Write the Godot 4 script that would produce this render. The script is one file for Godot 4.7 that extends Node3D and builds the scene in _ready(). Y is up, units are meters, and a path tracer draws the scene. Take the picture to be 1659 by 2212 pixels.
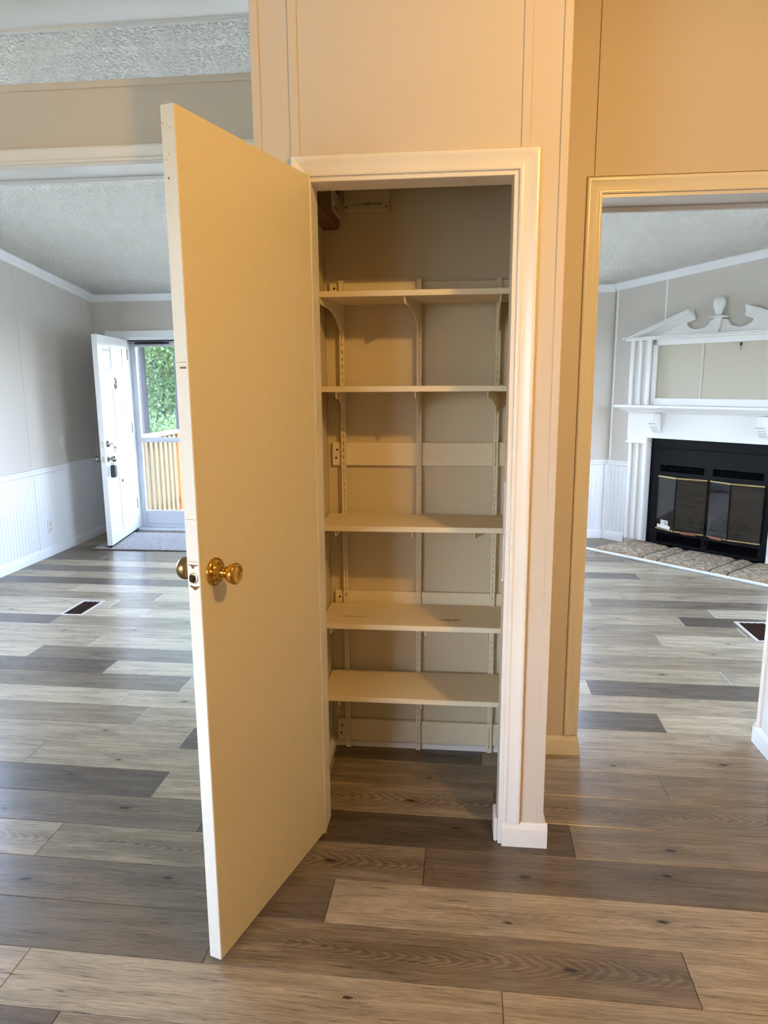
extends Node3D
# A pantry closet with its door open, between two openings to a living room with a corner fireplace.

const LAMP_AT := Vector3(1.30, 2.40, 1.42)
const LAMP_ENERGY := 2.5
const LAMP_COLOR := Color(1.0, 0.79, 0.45)
const SKY_ENERGY := 5.0
const SUN_ENERGY := 2.8

const LW := -3.09      # left wall
const RW := 3.25       # right wall
const FZ := -4.6       # far wall
const NZ := 3.6        # wall behind the camera
const MF := -0.58      # front of the wall between the two halves
const MB := -0.72      # its back
const SLOPE := 0.128

var M := {}
var taken := {}
var rng := RandomNumberGenerator.new()

# ------------------------------------------------------------------ mesh building
class Geo:
	var v := PackedVector3Array()
	var n := PackedVector3Array()
	var uv := PackedVector2Array()
	var t := Transform3D.IDENTITY

	func tri(a: Vector3, b: Vector3, c: Vector3, na: Vector3, nb: Vector3, nc: Vector3, ua = null, ub = null, uc = null):
		var p := [t * a, t * b, t * c]
		var q := [(t.basis * na).normalized(), (t.basis * nb).normalized(), (t.basis * nc).normalized()]
		var cr: Vector3 = (p[1] - p[0]).cross(p[2] - p[0])
		if cr.length_squared() < 1e-16:
			return
		var u := [ua, ub, uc]
		if ua == null:
			var m: Vector3 = na.abs()
			var l := [a, b, c]
			for i in 3:
				if m.y >= m.x and m.y >= m.z:
					u[i] = Vector2(l[i].x, l[i].z)
				elif m.x >= m.z:
					u[i] = Vector2(l[i].z, l[i].y)
				else:
					u[i] = Vector2(l[i].x, l[i].y)
		var order := [0, 2, 1] if cr.dot(q[0] + q[1] + q[2]) > 0.0 else [0, 1, 2]
		for i in order:
			v.append(p[i]); n.append(q[i]); uv.append(u[i])

	func quad(a: Vector3, b: Vector3, c: Vector3, d: Vector3, nn: Vector3):
		tri(a, b, c, nn, nn, nn)
		tri(a, c, d, nn, nn, nn)

	func quad4(a, b, c, d, na, nb, nc, nd):
		tri(a, b, c, na, nb, nc)
		tri(a, c, d, na, nc, nd)

	func box(lo: Vector3, hi: Vector3, bv := 0.0):
		var c := (lo + hi) * 0.5
		var h := (hi - lo) * 0.5
		var i := h - Vector3.ONE * minf(bv, minf(h.x, minf(h.y, h.z)) * 0.9)
		for ax in 3:
			var a1 := (ax + 1) % 3
			var a2 := (ax + 2) % 3
			for s in [-1.0, 1.0]:
				var nn := Vector3.ZERO
				nn[ax] = s
				var q := []
				for k in [[-1, -1], [1, -1], [1, 1], [-1, 1]]:
					var w := Vector3.ZERO
					w[ax] = s * h[ax]
					w[a1] = k[0] * i[a1]
					w[a2] = k[1] * i[a2]
					q.append(c + w)
				quad(q[0], q[1], q[2], q[3], nn)
			if bv > 0.0:
				for s1 in [-1.0, 1.0]:
					for s2 in [-1.0, 1.0]:
						var q := []
						for k in [[-1, 0], [1, 0], [1, 1], [-1, 1]]:
							var w := Vector3.ZERO
							w[ax] = k[0] * i[ax]
							w[a1] = s1 * (h[a1] if k[1] == 0 else i[a1])
							w[a2] = s2 * (i[a2] if k[1] == 0 else h[a2])
							q.append(c + w)
						var nn := Vector3.ZERO
						nn[a1] = s1
						nn[a2] = s2
						quad(q[0], q[1], q[2], q[3], nn.normalized())
		if bv > 0.0:
			for sx in [-1.0, 1.0]:
				for sy in [-1.0, 1.0]:
					for sz in [-1.0, 1.0]:
						var nn := Vector3(sx, sy, sz).normalized()
						tri(c + Vector3(sx * h.x, sy * i.y, sz * i.z), c + Vector3(sx * i.x, sy * h.y, sz * i.z), c + Vector3(sx * i.x, sy * i.y, sz * h.z), nn, nn, nn)

	# polygon in local x,y; extruded along local z from z0 to z1
	func prism(poly: PackedVector2Array, z0: float, z1: float, smooth := false):
		var area := 0.0
		var k := poly.size()
		for i in k:
			area += poly[i].cross(poly[(i + 1) % k])
		var sg := 1.0 if area > 0 else -1.0
		var idx := Geometry2D.triangulate_polygon(poly)
		for i in range(0, idx.size(), 3):
			var a := poly[idx[i]]
			var b := poly[idx[i + 1]]
			var c := poly[idx[i + 2]]
			tri(Vector3(a.x, a.y, z1), Vector3(b.x, b.y, z1), Vector3(c.x, c.y, z1), Vector3(0, 0, 1), Vector3(0, 0, 1), Vector3(0, 0, 1))
			tri(Vector3(a.x, a.y, z0), Vector3(b.x, b.y, z0), Vector3(c.x, c.y, z0), Vector3(0, 0, -1), Vector3(0, 0, -1), Vector3(0, 0, -1))
		var en := []
		for i in k:
			var d := (poly[(i + 1) % k] - poly[i]).normalized()
			en.append(Vector3(d.y * sg, -d.x * sg, 0))
		for i in k:
			var j := (i + 1) % k
			var a := poly[i]
			var b := poly[j]
			var n0: Vector3 = en[i]
			var n1: Vector3 = en[i]
			if smooth:
				var pv: Vector3 = en[(i + k - 1) % k]
				var nx: Vector3 = en[j]
				if pv.dot(en[i]) > 0.6:
					n0 = (pv + en[i]).normalized()
				if nx.dot(en[i]) > 0.6:
					n1 = (nx + en[i]).normalized()
			quad4(Vector3(a.x, a.y, z0), Vector3(b.x, b.y, z0), Vector3(b.x, b.y, z1), Vector3(a.x, a.y, z1), n0, n1, n1, n0)

	# profile of points (a, b) swept from p0 to p1; a runs along ax, b along bx; m0, m1 mitre the ends by a
	func sweep(prof: Array, p0: Vector3, p1: Vector3, ax: Vector3, bx: Vector3, m0 := 0.0, m1 := 0.0, ends := true):
		var d := (p1 - p0).normalized()
		var e0 := []
		var e1 := []
		var mid := Vector2.ZERO
		for q in prof:
			e0.append(p0 + ax * q.x + bx * q.y + d * (m0 * q.x))
			e1.append(p1 + ax * q.x + bx * q.y - d * (m1 * q.x))
			mid += q
		mid /= prof.size()
		var k := prof.size()
		var poly := PackedVector2Array()
		var area := 0.0
		for i in k:
			poly.append(prof[i])
			area += prof[i].cross(prof[(i + 1) % k])
		var sg := 1.0 if area > 0 else -1.0
		var en := []
		for i in k:
			var dd: Vector2 = (prof[(i + 1) % k] - prof[i]).normalized()
			en.append(ax * (dd.y * sg) + bx * (-dd.x * sg))
		for i in k:
			var j := (i + 1) % k
			var n0: Vector3 = en[i]
			var n1: Vector3 = en[i]
			var pv: Vector3 = en[(i + k - 1) % k]
			var nx: Vector3 = en[j]
			if pv.dot(n0) > 0.82: n0 = (pv + en[i]).normalized()
			if nx.dot(en[i]) > 0.82: n1 = (nx + en[i]).normalized()
			quad4(e0[i], e0[j], e1[j], e1[i], n0, n1, n1, n0)
		if ends:
			var idx := Geometry2D.triangulate_polygon(poly)
			for i in range(0, idx.size(), 3):
				tri(e0[idx[i]], e0[idx[i + 1]], e0[idx[i + 2]], -d, -d, -d)
				tri(e1[idx[i]], e1[idx[i + 1]], e1[idx[i + 2]], d, d, d)

	# profile of (radius, height) turned about local y
	func lathe(prof: Array, seg := 32):
		var sn := []
		for i in prof.size() - 1:
			var d: Vector2 = (prof[i + 1] - prof[i]).normalized()
			sn.append(Vector2(d.y, -d.x))
		for i in prof.size() - 1:
			var n0: Vector2 = sn[i]
			var n1: Vector2 = sn[i]
			if i > 0 and sn[i - 1].dot(sn[i]) > 0.6: n0 = (sn[i - 1] + sn[i]).normalized()
			if i < sn.size() - 1 and sn[i + 1].dot(sn[i]) > 0.6: n1 = (sn[i + 1] + sn[i]).normalized()
			for k in seg:
				var a := TAU * k / seg
				var b := TAU * (k + 1) / seg
				var ca := Vector3(cos(a), 0, sin(a))
				var cb := Vector3(cos(b), 0, sin(b))
				var up := Vector3.UP
				var p: Vector2 = prof[i]
				var q: Vector2 = prof[i + 1]
				quad4(ca * p.x + up * p.y, cb * p.x + up * p.y, cb * q.x + up * q.y, ca * q.x + up * q.y,
					ca * n0.x + up * n0.y, cb * n0.x + up * n0.y, cb * n1.x + up * n1.y, ca * n1.x + up * n1.y)

	func tube(pts: Array, r: float, seg := 8, closed := false):
		var k := pts.size()
		var rings := []
		for i in k:
			var d: Vector3
			if closed:
				d = pts[(i + 1) % k] - pts[(i + k - 1) % k]
			else:
				d = pts[mini(i + 1, k - 1)] - pts[maxi(i - 1, 0)]
			d = d.normalized()
			var s := d.cross(Vector3.UP if absf(d.y) < 0.9 else Vector3.RIGHT).normalized()
			var w := s.cross(d)
			var ring := []
			for j in seg:
				var a := TAU * j / seg
				ring.append(s * cos(a) + w * sin(a))
			rings.append(ring)
		for i in (k if closed else k - 1):
			var i2 := (i + 1) % k
			for j in seg:
				var j2 := (j + 1) % seg
				var na: Vector3 = rings[i][j]
				var nb: Vector3 = rings[i][j2]
				var nc: Vector3 = rings[i2][j2]
				var nd: Vector3 = rings[i2][j]
				quad4(pts[i] + na * r, pts[i] + nb * r, pts[i2] + nc * r, pts[i2] + nd * r, na, nb, nc, nd)
		if not closed:
			for e in [0, k - 1]:
				var d: Vector3 = (pts[0] - pts[1] if e == 0 else pts[k - 1] - pts[k - 2]).normalized()
				for j in seg:
					tri(pts[e], pts[e] + rings[e][j] * r, pts[e] + rings[e][(j + 1) % seg] * r, d, d, d)

	# a slab in local x,y with rectangular holes, front at z1, back at z0
	func slab(r: Rect2, holes: Array, z0: float, z1: float):
		var xs := [r.position.x, r.end.x]
		var ys := [r.position.y, r.end.y]
		for h in holes:
			for x in [h.position.x, h.end.x]:
				if x > r.position.x and x < r.end.x and not xs.has(x): xs.append(x)
			for y in [h.position.y, h.end.y]:
				if y > r.position.y and y < r.end.y and not ys.has(y): ys.append(y)
		xs.sort()
		ys.sort()
		var solid := func(i, j):
			if i < 0 or j < 0 or i >= xs.size() - 1 or j >= ys.size() - 1: return false
			var c := Vector2((xs[i] + xs[i + 1]) * 0.5, (ys[j] + ys[j + 1]) * 0.5)
			for h in holes:
				if h.has_point(c): return false
			return true
		for i in xs.size() - 1:
			for j in ys.size() - 1:
				if not solid.call(i, j): continue
				var x0: float = xs[i]
				var x1: float = xs[i + 1]
				var y0: float = ys[j]
				var y1: float = ys[j + 1]
				quad(Vector3(x0, y0, z1), Vector3(x1, y0, z1), Vector3(x1, y1, z1), Vector3(x0, y1, z1), Vector3(0, 0, 1))
				quad(Vector3(x0, y0, z0), Vector3(x1, y0, z0), Vector3(x1, y1, z0), Vector3(x0, y1, z0), Vector3(0, 0, -1))
				if not solid.call(i - 1, j): quad(Vector3(x0, y0, z0), Vector3(x0, y0, z1), Vector3(x0, y1, z1), Vector3(x0, y1, z0), Vector3(-1, 0, 0))
				if not solid.call(i + 1, j): quad(Vector3(x1, y0, z0), Vector3(x1, y0, z1), Vector3(x1, y1, z1), Vector3(x1, y1, z0), Vector3(1, 0, 0))
				if not solid.call(i, j - 1): quad(Vector3(x0, y0, z0), Vector3(x1, y0, z0), Vector3(x1, y0, z1), Vector3(x0, y0, z1), Vector3(0, -1, 0))
				if not solid.call(i, j + 1): quad(Vector3(x0, y1, z0), Vector3(x1, y1, z0), Vector3(x1, y1, z1), Vector3(x0, y1, z1), Vector3(0, 1, 0))

	func mesh() -> ArrayMesh:
		var arr := []
		arr.resize(Mesh.ARRAY_MAX)
		arr[Mesh.ARRAY_VERTEX] = v
		arr[Mesh.ARRAY_NORMAL] = n
		arr[Mesh.ARRAY_TEX_UV] = uv
		var am := ArrayMesh.new()
		am.add_surface_from_arrays(Mesh.PRIMITIVE_TRIANGLES, arr)
		return am

# ------------------------------------------------------------------ scene helpers
func numbered(called: String) -> String:
	if not taken.has(called):
		taken[called] = 0
		return called
	taken[called] += 1
	return "%s_%03d" % [called, taken[called]]

func part(called: String, g, m: Material, parent: Node3D) -> MeshInstance3D:
	var o := MeshInstance3D.new()
	o.mesh = g.mesh() if g is Geo else g
	o.material_override = m
	if parent == self:
		o.name = numbered(called)
	else:
		var base := called
		var k := 0
		while parent.has_node(NodePath(base)):
			k += 1
			base = "%s_%03d" % [called, k]
		o.name = base
	parent.add_child(o, true)
	return o

func tag(o: Node3D, label: String, category := "", group := "", kind := "") -> Node3D:
	o.set_meta("label", label)
	if category: o.set_meta("category", category)
	if group: o.set_meta("group", group)
	if kind: o.set_meta("kind", kind)
	return o

func thing(called: String, label: String, category := "", group := "", at := Vector3.ZERO, kind := "") -> Node3D:
	var o := Node3D.new()
	o.name = numbered(called)
	add_child(o, true)
	o.position = at
	return tag(o, label, category, group, kind)

func struct(called: String, g, m: Material, label: String) -> MeshInstance3D:
	var o := part(called, g, m, self)
	tag(o, label, "", "", "structure")
	return o

func gbox(lo: Vector3, hi: Vector3, bv := 0.0) -> Geo:
	var g := Geo.new()
	g.box(lo, hi, bv)
	return g

func frame_of(o: Vector3, x: Vector3, y: Vector3, z: Vector3) -> Transform3D:
	return Transform3D(Basis(x, y, z), o)

# ------------------------------------------------------------------ materials
func mat(c: Color, rough := 0.6, metal := 0.0, spec := 0.5) -> StandardMaterial3D:
	var m := StandardMaterial3D.new()
	m.albedo_color = c
	m.roughness = rough
	m.metallic = metal
	m.metallic_specular = spec
	return m

func noise_tex(freq: float, size := 512, type := FastNoiseLite.TYPE_SIMPLEX_SMOOTH, octaves := 3, seed_ := 1) -> ImageTexture:
	var fn := FastNoiseLite.new()
	fn.noise_type = type
	fn.frequency = freq
	fn.fractal_octaves = octaves
	fn.seed = seed_
	var im := fn.get_seamless_image(size, size)
	return ImageTexture.create_from_image(im)

func bump(m: StandardMaterial3D, tex: Texture2D, cm: float, scale_: float) -> StandardMaterial3D:
	m.heightmap_enabled = true
	m.heightmap_texture = tex
	m.heightmap_scale = cm
	m.uv1_triplanar = true
	m.uv1_world_triplanar = true
	m.uv1_scale = Vector3.ONE * scale_
	return m

func smooth01(a: float, b: float, x: float) -> float:
	var t := clampf((x - a) / (b - a), 0.0, 1.0)
	return t * t * (3.0 - 2.0 * t)

# one strip of oak print, 1.22 m by 0.17 m: brightness about 1 with grain lines
func wood_image(seed_: int, cathedral: float, knots: Array) -> ImageTexture:
	var w := 1024
	var h := 160
	var fine := FastNoiseLite.new()
	fine.noise_type = FastNoiseLite.TYPE_SIMPLEX_SMOOTH
	fine.seed = seed_
	fine.frequency = 1.0
	fine.fractal_octaves = 2
	var rough := FastNoiseLite.new()
	rough.noise_type = FastNoiseLite.TYPE_SIMPLEX_SMOOTH
	rough.seed = seed_ + 7
	rough.frequency = 1.0
	rough.fractal_octaves = 3
	var im := Image.create(w, h, false, Image.FORMAT_RGB8)
	for j in h:
		var vv := 0.17 * j / h
		for i in w:
			var u := 1.22 * i / w
			var wob := 0.006 * rough.get_noise_2d(u * 3.0, vv * 8.0)
			var b := 1.0
			b += 0.10 * fine.get_noise_2d(u * 4.0, (vv + wob) * 420.0)
			b += 0.09 * fine.get_noise_2d(u * 1.6 + 40.0, (vv + wob) * 110.0)
			b += 0.15 * rough.get_noise_2d(u * 2.6, vv * 18.0 + 9.0)
			b += 0.10 * fine.get_noise_2d(u * 14.0 + 3.0, (vv + wob) * 240.0)
			var dark := 0.0
			var s := rough.get_noise_2d(u * 5.0 + 17.0, (vv + wob) * 170.0)
			dark += 0.28 * smooth01(0.38, 0.62, s)
			if cathedral > 0.0:
				var dv := vv - 0.085 - 0.02 * rough.get_noise_2d(u * 2.0, 3.0)
				var f := (u - 0.2) + 125.0 * dv * dv * (0.8 + 0.4 * sin(u * 5.0)) + 0.02 * rough.get_noise_2d(u * 6.0, vv * 30.0)
				var fr := fposmod(f * 26.0, 1.0)
				var ln := smooth01(0.0, 0.3, fr) * (1.0 - smooth01(0.5, 0.95, fr))
				var mask := (1.0 - smooth01(0.03, 0.06, absf(dv))) * smooth01(-0.25, 0.15, rough.get_noise_2d(u * 1.3 + 5.0, 1.0) + 0.1)
				dark += cathedral * 0.17 * ln * mask
			for k in knots:
				var d := Vector2((u - k.x) / 2.4, vv - k.y).length()
				dark += 0.55 * (1.0 - smooth01(0.002, 0.006 + k.z, d + 0.003 * fine.get_noise_2d(u * 120.0, vv * 120.0)))
				dark += 0.16 * (1.0 - smooth01(0.0, 0.035, d)) * (0.5 + 0.5 * sin(d * 1500.0))
			b *= 1.0 - clampf(dark, 0.0, 0.8)
			b = clampf(b * 0.86, 0.0, 1.0)
			im.set_pixel(i, j, Color(b, b * (0.99 - 0.05 * dark), b * (0.975 - 0.10 * dark)))
	im.generate_mipmaps()
	return ImageTexture.create_from_image(im)

func streak_image(w: int, h: int, fx: float, fy: float, seed_: int) -> ImageTexture:
	var fn := FastNoiseLite.new()
	fn.noise_type = FastNoiseLite.TYPE_SIMPLEX_SMOOTH
	fn.seed = seed_
	fn.frequency = 1.0
	fn.fractal_octaves = 3
	var im := Image.create(w, h, false, Image.FORMAT_L8)
	for j in h:
		for i in w:
			var wob := 0.6 * fn.get_noise_2d(i * 0.004, j * 0.008)
			var b := 0.5 + 0.5 * fn.get_noise_2d((i * 1.0 / w) * fx + wob, (j * 1.0 / h) * fy)
			im.set_pixel(i, j, Color(b, b, b))
	return ImageTexture.create_from_image(im)

func make_materials():
	var grain := noise_tex(0.02, 256, FastNoiseLite.TYPE_SIMPLEX_SMOOTH, 4, 3)
	M.wall = bump(mat(Color8(212, 198, 178), 0.62), grain, 0.05, 3.0)
	M.trim = mat(Color8(236, 230, 218), 0.30)
	M.trim_gloss = mat(Color8(232, 224, 206), 0.22)
	M.trim_cool = mat(Color8(236, 238, 240), 0.35)
	M.grey_paint = mat(Color8(214, 211, 206), 0.35)
	M.closet = bump(mat(Color8(206, 190, 156), 0.6), grain, 0.05, 3.0)
	M.greige = bump(mat(Color8(204, 198, 190), 0.62), grain, 0.05, 3.0)
	var pop := noise_tex(0.062, 512, FastNoiseLite.TYPE_SIMPLEX_SMOOTH, 2, 11)
	M.popcorn = bump(mat(Color8(252, 249, 244), 0.95, 0.0, 0.2), pop, 4.6, 1.6)
	M.slab = mat(Color8(60, 54, 48), 0.9)
	# pantry door: cream enamel over embossed grain
	M.door = mat(Color8(216, 204, 172), 0.36)
	M.door.heightmap_enabled = true
	M.door.heightmap_texture = streak_image(512, 512, 90.0, 5.0, 5)
	M.door.heightmap_scale = 0.05
	M.door.uv1_triplanar = true
	M.door.uv1_scale = Vector3.ONE * 1.6
	M.door_edge = mat(Color8(236, 228, 210), 0.4)
	M.shelf = mat(Color8(226, 210, 174), 0.42)
	M.shelf.heightmap_enabled = true
	M.shelf.heightmap_texture = streak_image(512, 512, 5.0, 60.0, 8)
	M.shelf.heightmap_scale = 0.06
	M.shelf.uv1_triplanar = true
	M.shelf.uv1_scale = Vector3.ONE * 1.5
	M.bracket = mat(Color8(228, 214, 180), 0.38)
	M.stain = mat(Color8(176, 148, 100), 0.6)
	M.brass = mat(Color8(214, 164, 74), 0.14, 1.0)
	M.old_brass = mat(Color8(158, 132, 86), 0.3, 1.0)
	M.nickel = mat(Color8(150, 146, 138), 0.28, 1.0)
	M.bare_wood = mat(Color8(128, 92, 54), 0.85)
	M.dark_metal = mat(Color8(58, 44, 30), 0.45, 0.6)
	M.black = mat(Color8(16, 15, 14), 0.5)
	M.brown_box = mat(Color8(112, 78, 50), 0.5)
	M.box_cream = mat(Color8(206, 192, 158), 0.45)
	M.ink = mat(Color8(24, 22, 20), 0.6)
	M.paper = mat(Color8(232, 230, 222), 0.6)
	M.rust_paper = mat(Color8(150, 132, 112), 0.6)
	M.register = mat(Color8(128, 112, 96), 0.5, 0.3)
	M.register_dark = mat(Color8(40, 23, 14), 0.85, 0.0, 0.15)
	M.register_light = mat(Color8(186, 170, 156), 0.5, 0.2)
	M.rug = bump(mat(Color8(172, 166, 162), 0.95, 0.0, 0.1), noise_tex(0.09, 256, FastNoiseLite.TYPE_CELLULAR, 2, 21), 1.2, 4.0)
	M.rug_edge = mat(Color8(70, 62, 56), 0.95)
	M.white = mat(Color8(228, 228, 226), 0.32)
	M.entry = M.white
	M.alum = mat(Color8(196, 200, 206), 0.36)
	M.fire_black = mat(Color8(7, 8, 10), 0.5, 0.0, 0.25)
	M.fire_brick = bump(mat(Color8(120, 96, 68), 0.9), grain, 0.3, 4.0)
	M.brass_strip = mat(Color8(226, 206, 150), 0.18, 1.0)
	M.copper = mat(Color8(140, 84, 62), 0.5, 0.2)
	var fg := mat(Color(0.05, 0.045, 0.04, 0.5), 0.02, 0.0, 1.0)
	fg.transparency = BaseMaterial3D.TRANSPARENCY_ALPHA
	M.fire_glass = fg
	var wg := mat(Color(0.9, 0.95, 0.95, 0.08), 0.02)
	wg.transparency = BaseMaterial3D.TRANSPARENCY_ALPHA
	M.glass = wg
	var sg := mat(Color(0.14, 0.15, 0.155, 0.38), 0.02)
	sg.transparency = BaseMaterial3D.TRANSPARENCY_ALPHA
	M.screened_glass = sg
	var stone_noise := FastNoiseLite.new()
	stone_noise.frequency = 0.022
	stone_noise.fractal_octaves = 5
	stone_noise.seed = 14
	var sn := NoiseTexture2D.new()
	sn.width = 512
	sn.height = 512
	sn.seamless = true
	sn.noise = stone_noise
	var ramp := Gradient.new()
	ramp.offsets = PackedFloat32Array([0.0, 0.35, 0.55, 0.74, 0.86, 1.0])
	ramp.colors = PackedColorArray([Color8(92, 76, 58), Color8(132, 110, 84), Color8(154, 132, 104), Color8(176, 158, 132), Color8(196, 182, 160), Color8(212, 202, 186)])
	sn.color_ramp = ramp
	M.stone = bump(mat(Color.WHITE, 0.85), noise_tex(0.03, 256, FastNoiseLite.TYPE_SIMPLEX, 5, 31), 0.8, 1.6)
	M.stone.albedo_texture = sn
	M.mortar = mat(Color8(72, 62, 52), 0.95)
	M.deck = mat(Color8(132, 112, 76), 0.8)
	M.deck_pale = mat(Color8(164, 146, 112), 0.8)
	M.post = mat(Color8(160, 104, 48), 0.8)
	M.bark = bump(mat(Color8(92, 82, 78), 0.95), noise_tex(0.03, 256, FastNoiseLite.TYPE_SIMPLEX, 4, 4), 3.0, 1.2)
	M.bark_dark = mat(Color8(58, 56, 58), 0.95)
	var leaf_cols := [Color8(84, 118, 72), Color8(122, 152, 98), Color8(62, 98, 66)]
	for i in 3:
		var lm := mat(leaf_cols[i], 0.6)
		lm.cull_mode = BaseMaterial3D.CULL_DISABLED
		lm.backlight_enabled = true
		lm.backlight = Color(0.6, 0.6, 0.4)
		M["leaf%d" % i] = lm
	M.ground = bump(mat(Color8(158, 152, 128), 0.95), grain, 3.0, 0.4)
	M.siding = mat(Color8(206, 202, 190), 0.7)
	M.roof = mat(Color8(84, 80, 76), 0.9)
	# floor planks: five tones by three prints
	var prints := [wood_image(1, 0.0, [Vector3(0.85, 0.06, 0.001)]), wood_image(2, 1.0, [Vector3(0.93, 0.09, 0.003)]), wood_image(3, 0.35, [Vector3(0.3, 0.1, 0.004), Vector3(0.72, 0.05, 0.002)])]
	var tones := [Color8(184, 166, 139), Color8(166, 148, 122), Color8(146, 129, 105), Color8(120, 105, 87), Color8(98, 85, 71)]
	for t in 5:
		for k in 3:
			var pm := mat(tones[t], 0.27, 0.0, 0.55)
			pm.albedo_texture = prints[k]
			M["plank_%d_%d" % [t, k]] = pm

# ------------------------------------------------------------------ _ready
func _ready():
	rng.seed = 7
	# camera
	var cam := Camera3D.new()
	cam.name = "camera"
	add_child(cam)
	cam.position = Vector3(0.3852, 1.4502, 2.0353)
	cam.rotation = Vector3(-0.1821, 0.1014, -0.0065)
	cam.fov = rad_to_deg(2.0 * atan(1106.0 / 1510.4))
	cam.near = 0.05
	cam.far = 200.0
	cam.current = true
	# sky and exposure
	var env := Environment.new()
	env.background_mode = Environment.BG_SKY
	var sky := Sky.new()
	var sm := ProceduralSkyMaterial.new()
	sm.sky_top_color = Color(0.68, 0.79, 0.965)
	sm.sky_horizon_color = Color(0.92, 0.96, 1.0)
	sm.ground_horizon_color = Color(0.55, 0.58, 0.52)
	sm.ground_bottom_color = Color(0.30, 0.31, 0.27)
	sm.sky_energy_multiplier = SKY_ENERGY
	sm.ground_energy_multiplier = SKY_ENERGY * 0.5
	sm.sun_angle_max = 4.0
	sky.sky_material = sm
	env.sky = sky
	env.tonemap_mode = Environment.TONE_MAPPER_LINEAR
	env.tonemap_exposure = 0.93
	env.sdfgi_enabled = true
	env.ssao_enabled = true
	env.ssil_enabled = true
	var we := WorldEnvironment.new()
	we.name = "world_environment"
	we.environment = env
	add_child(we)
	# sun, high over the roof
	var sun := DirectionalLight3D.new()
	sun.name = "sun"
	add_child(sun)
	sun.look_at_from_position(Vector3(2, 12, 1.5), Vector3.ZERO)
	sun.light_color = Color(1.0, 0.95, 0.86)
	sun.light_energy = SUN_ENERGY
	sun.light_angular_distance = 0.5
	sun.shadow_enabled = true

	make_materials()
	build_floor()
	build_shell()
	build_closet()
	build_openings()
	build_lamp()
	build_pantry_door()
	build_shelving()
	build_closet_boxes()
	build_left_room()
	build_fireplace()
	build_outside()

# ------------------------------------------------------------------ floor
func plank_mesh(len_: float, u0: float, flip: bool) -> Geo:
	var g := Geo.new()
	var L := len_
	var W := 0.17
	var e := 0.0006
	var bv := 0.0012
	var hx := L * 0.5 - e
	var hz := W * 0.5 - e
	var map := func(p: Vector3) -> Vector2:
		var u := (u0 + p.x + L * 0.5) / 1.22
		var w := p.z / W + 0.5
		return Vector2(1.0 - u, 1.0 - w) if flip else Vector2(u, w)
	var q := func(a, b, c, d, n):
		g.tri(a, b, c, n, n, n, map.call(a), map.call(b), map.call(c))
		g.tri(a, c, d, n, n, n, map.call(a), map.call(c), map.call(d))
	var ix := hx - bv
	var iz := hz - bv
	var yb := -bv
	var y0 := -0.005
	q.call(Vector3(-ix, 0, -iz), Vector3(ix, 0, -iz), Vector3(ix, 0, iz), Vector3(-ix, 0, iz), Vector3.UP)
	for s in [-1.0, 1.0]:
		q.call(Vector3(-ix, 0, s * iz), Vector3(ix, 0, s * iz), Vector3(hx, yb, s * hz), Vector3(-hx, yb, s * hz), Vector3(0, 0.7, s * 0.7))
		q.call(Vector3(s * ix, 0, -iz), Vector3(s * ix, 0, iz), Vector3(s * hx, yb, hz), Vector3(s * hx, yb, -hz), Vector3(s * 0.7, 0.7, 0))
		q.call(Vector3(-hx, yb, s * hz), Vector3(hx, yb, s * hz), Vector3(hx, y0, s * hz), Vector3(-hx, y0, s * hz), Vector3(0, 0, s))
		q.call(Vector3(s * hx, yb, -hz), Vector3(s * hx, yb, hz), Vector3(s * hx, y0, hz), Vector3(s * hx, y0, -hz), Vector3(s, 0, 0))
	return g

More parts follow.
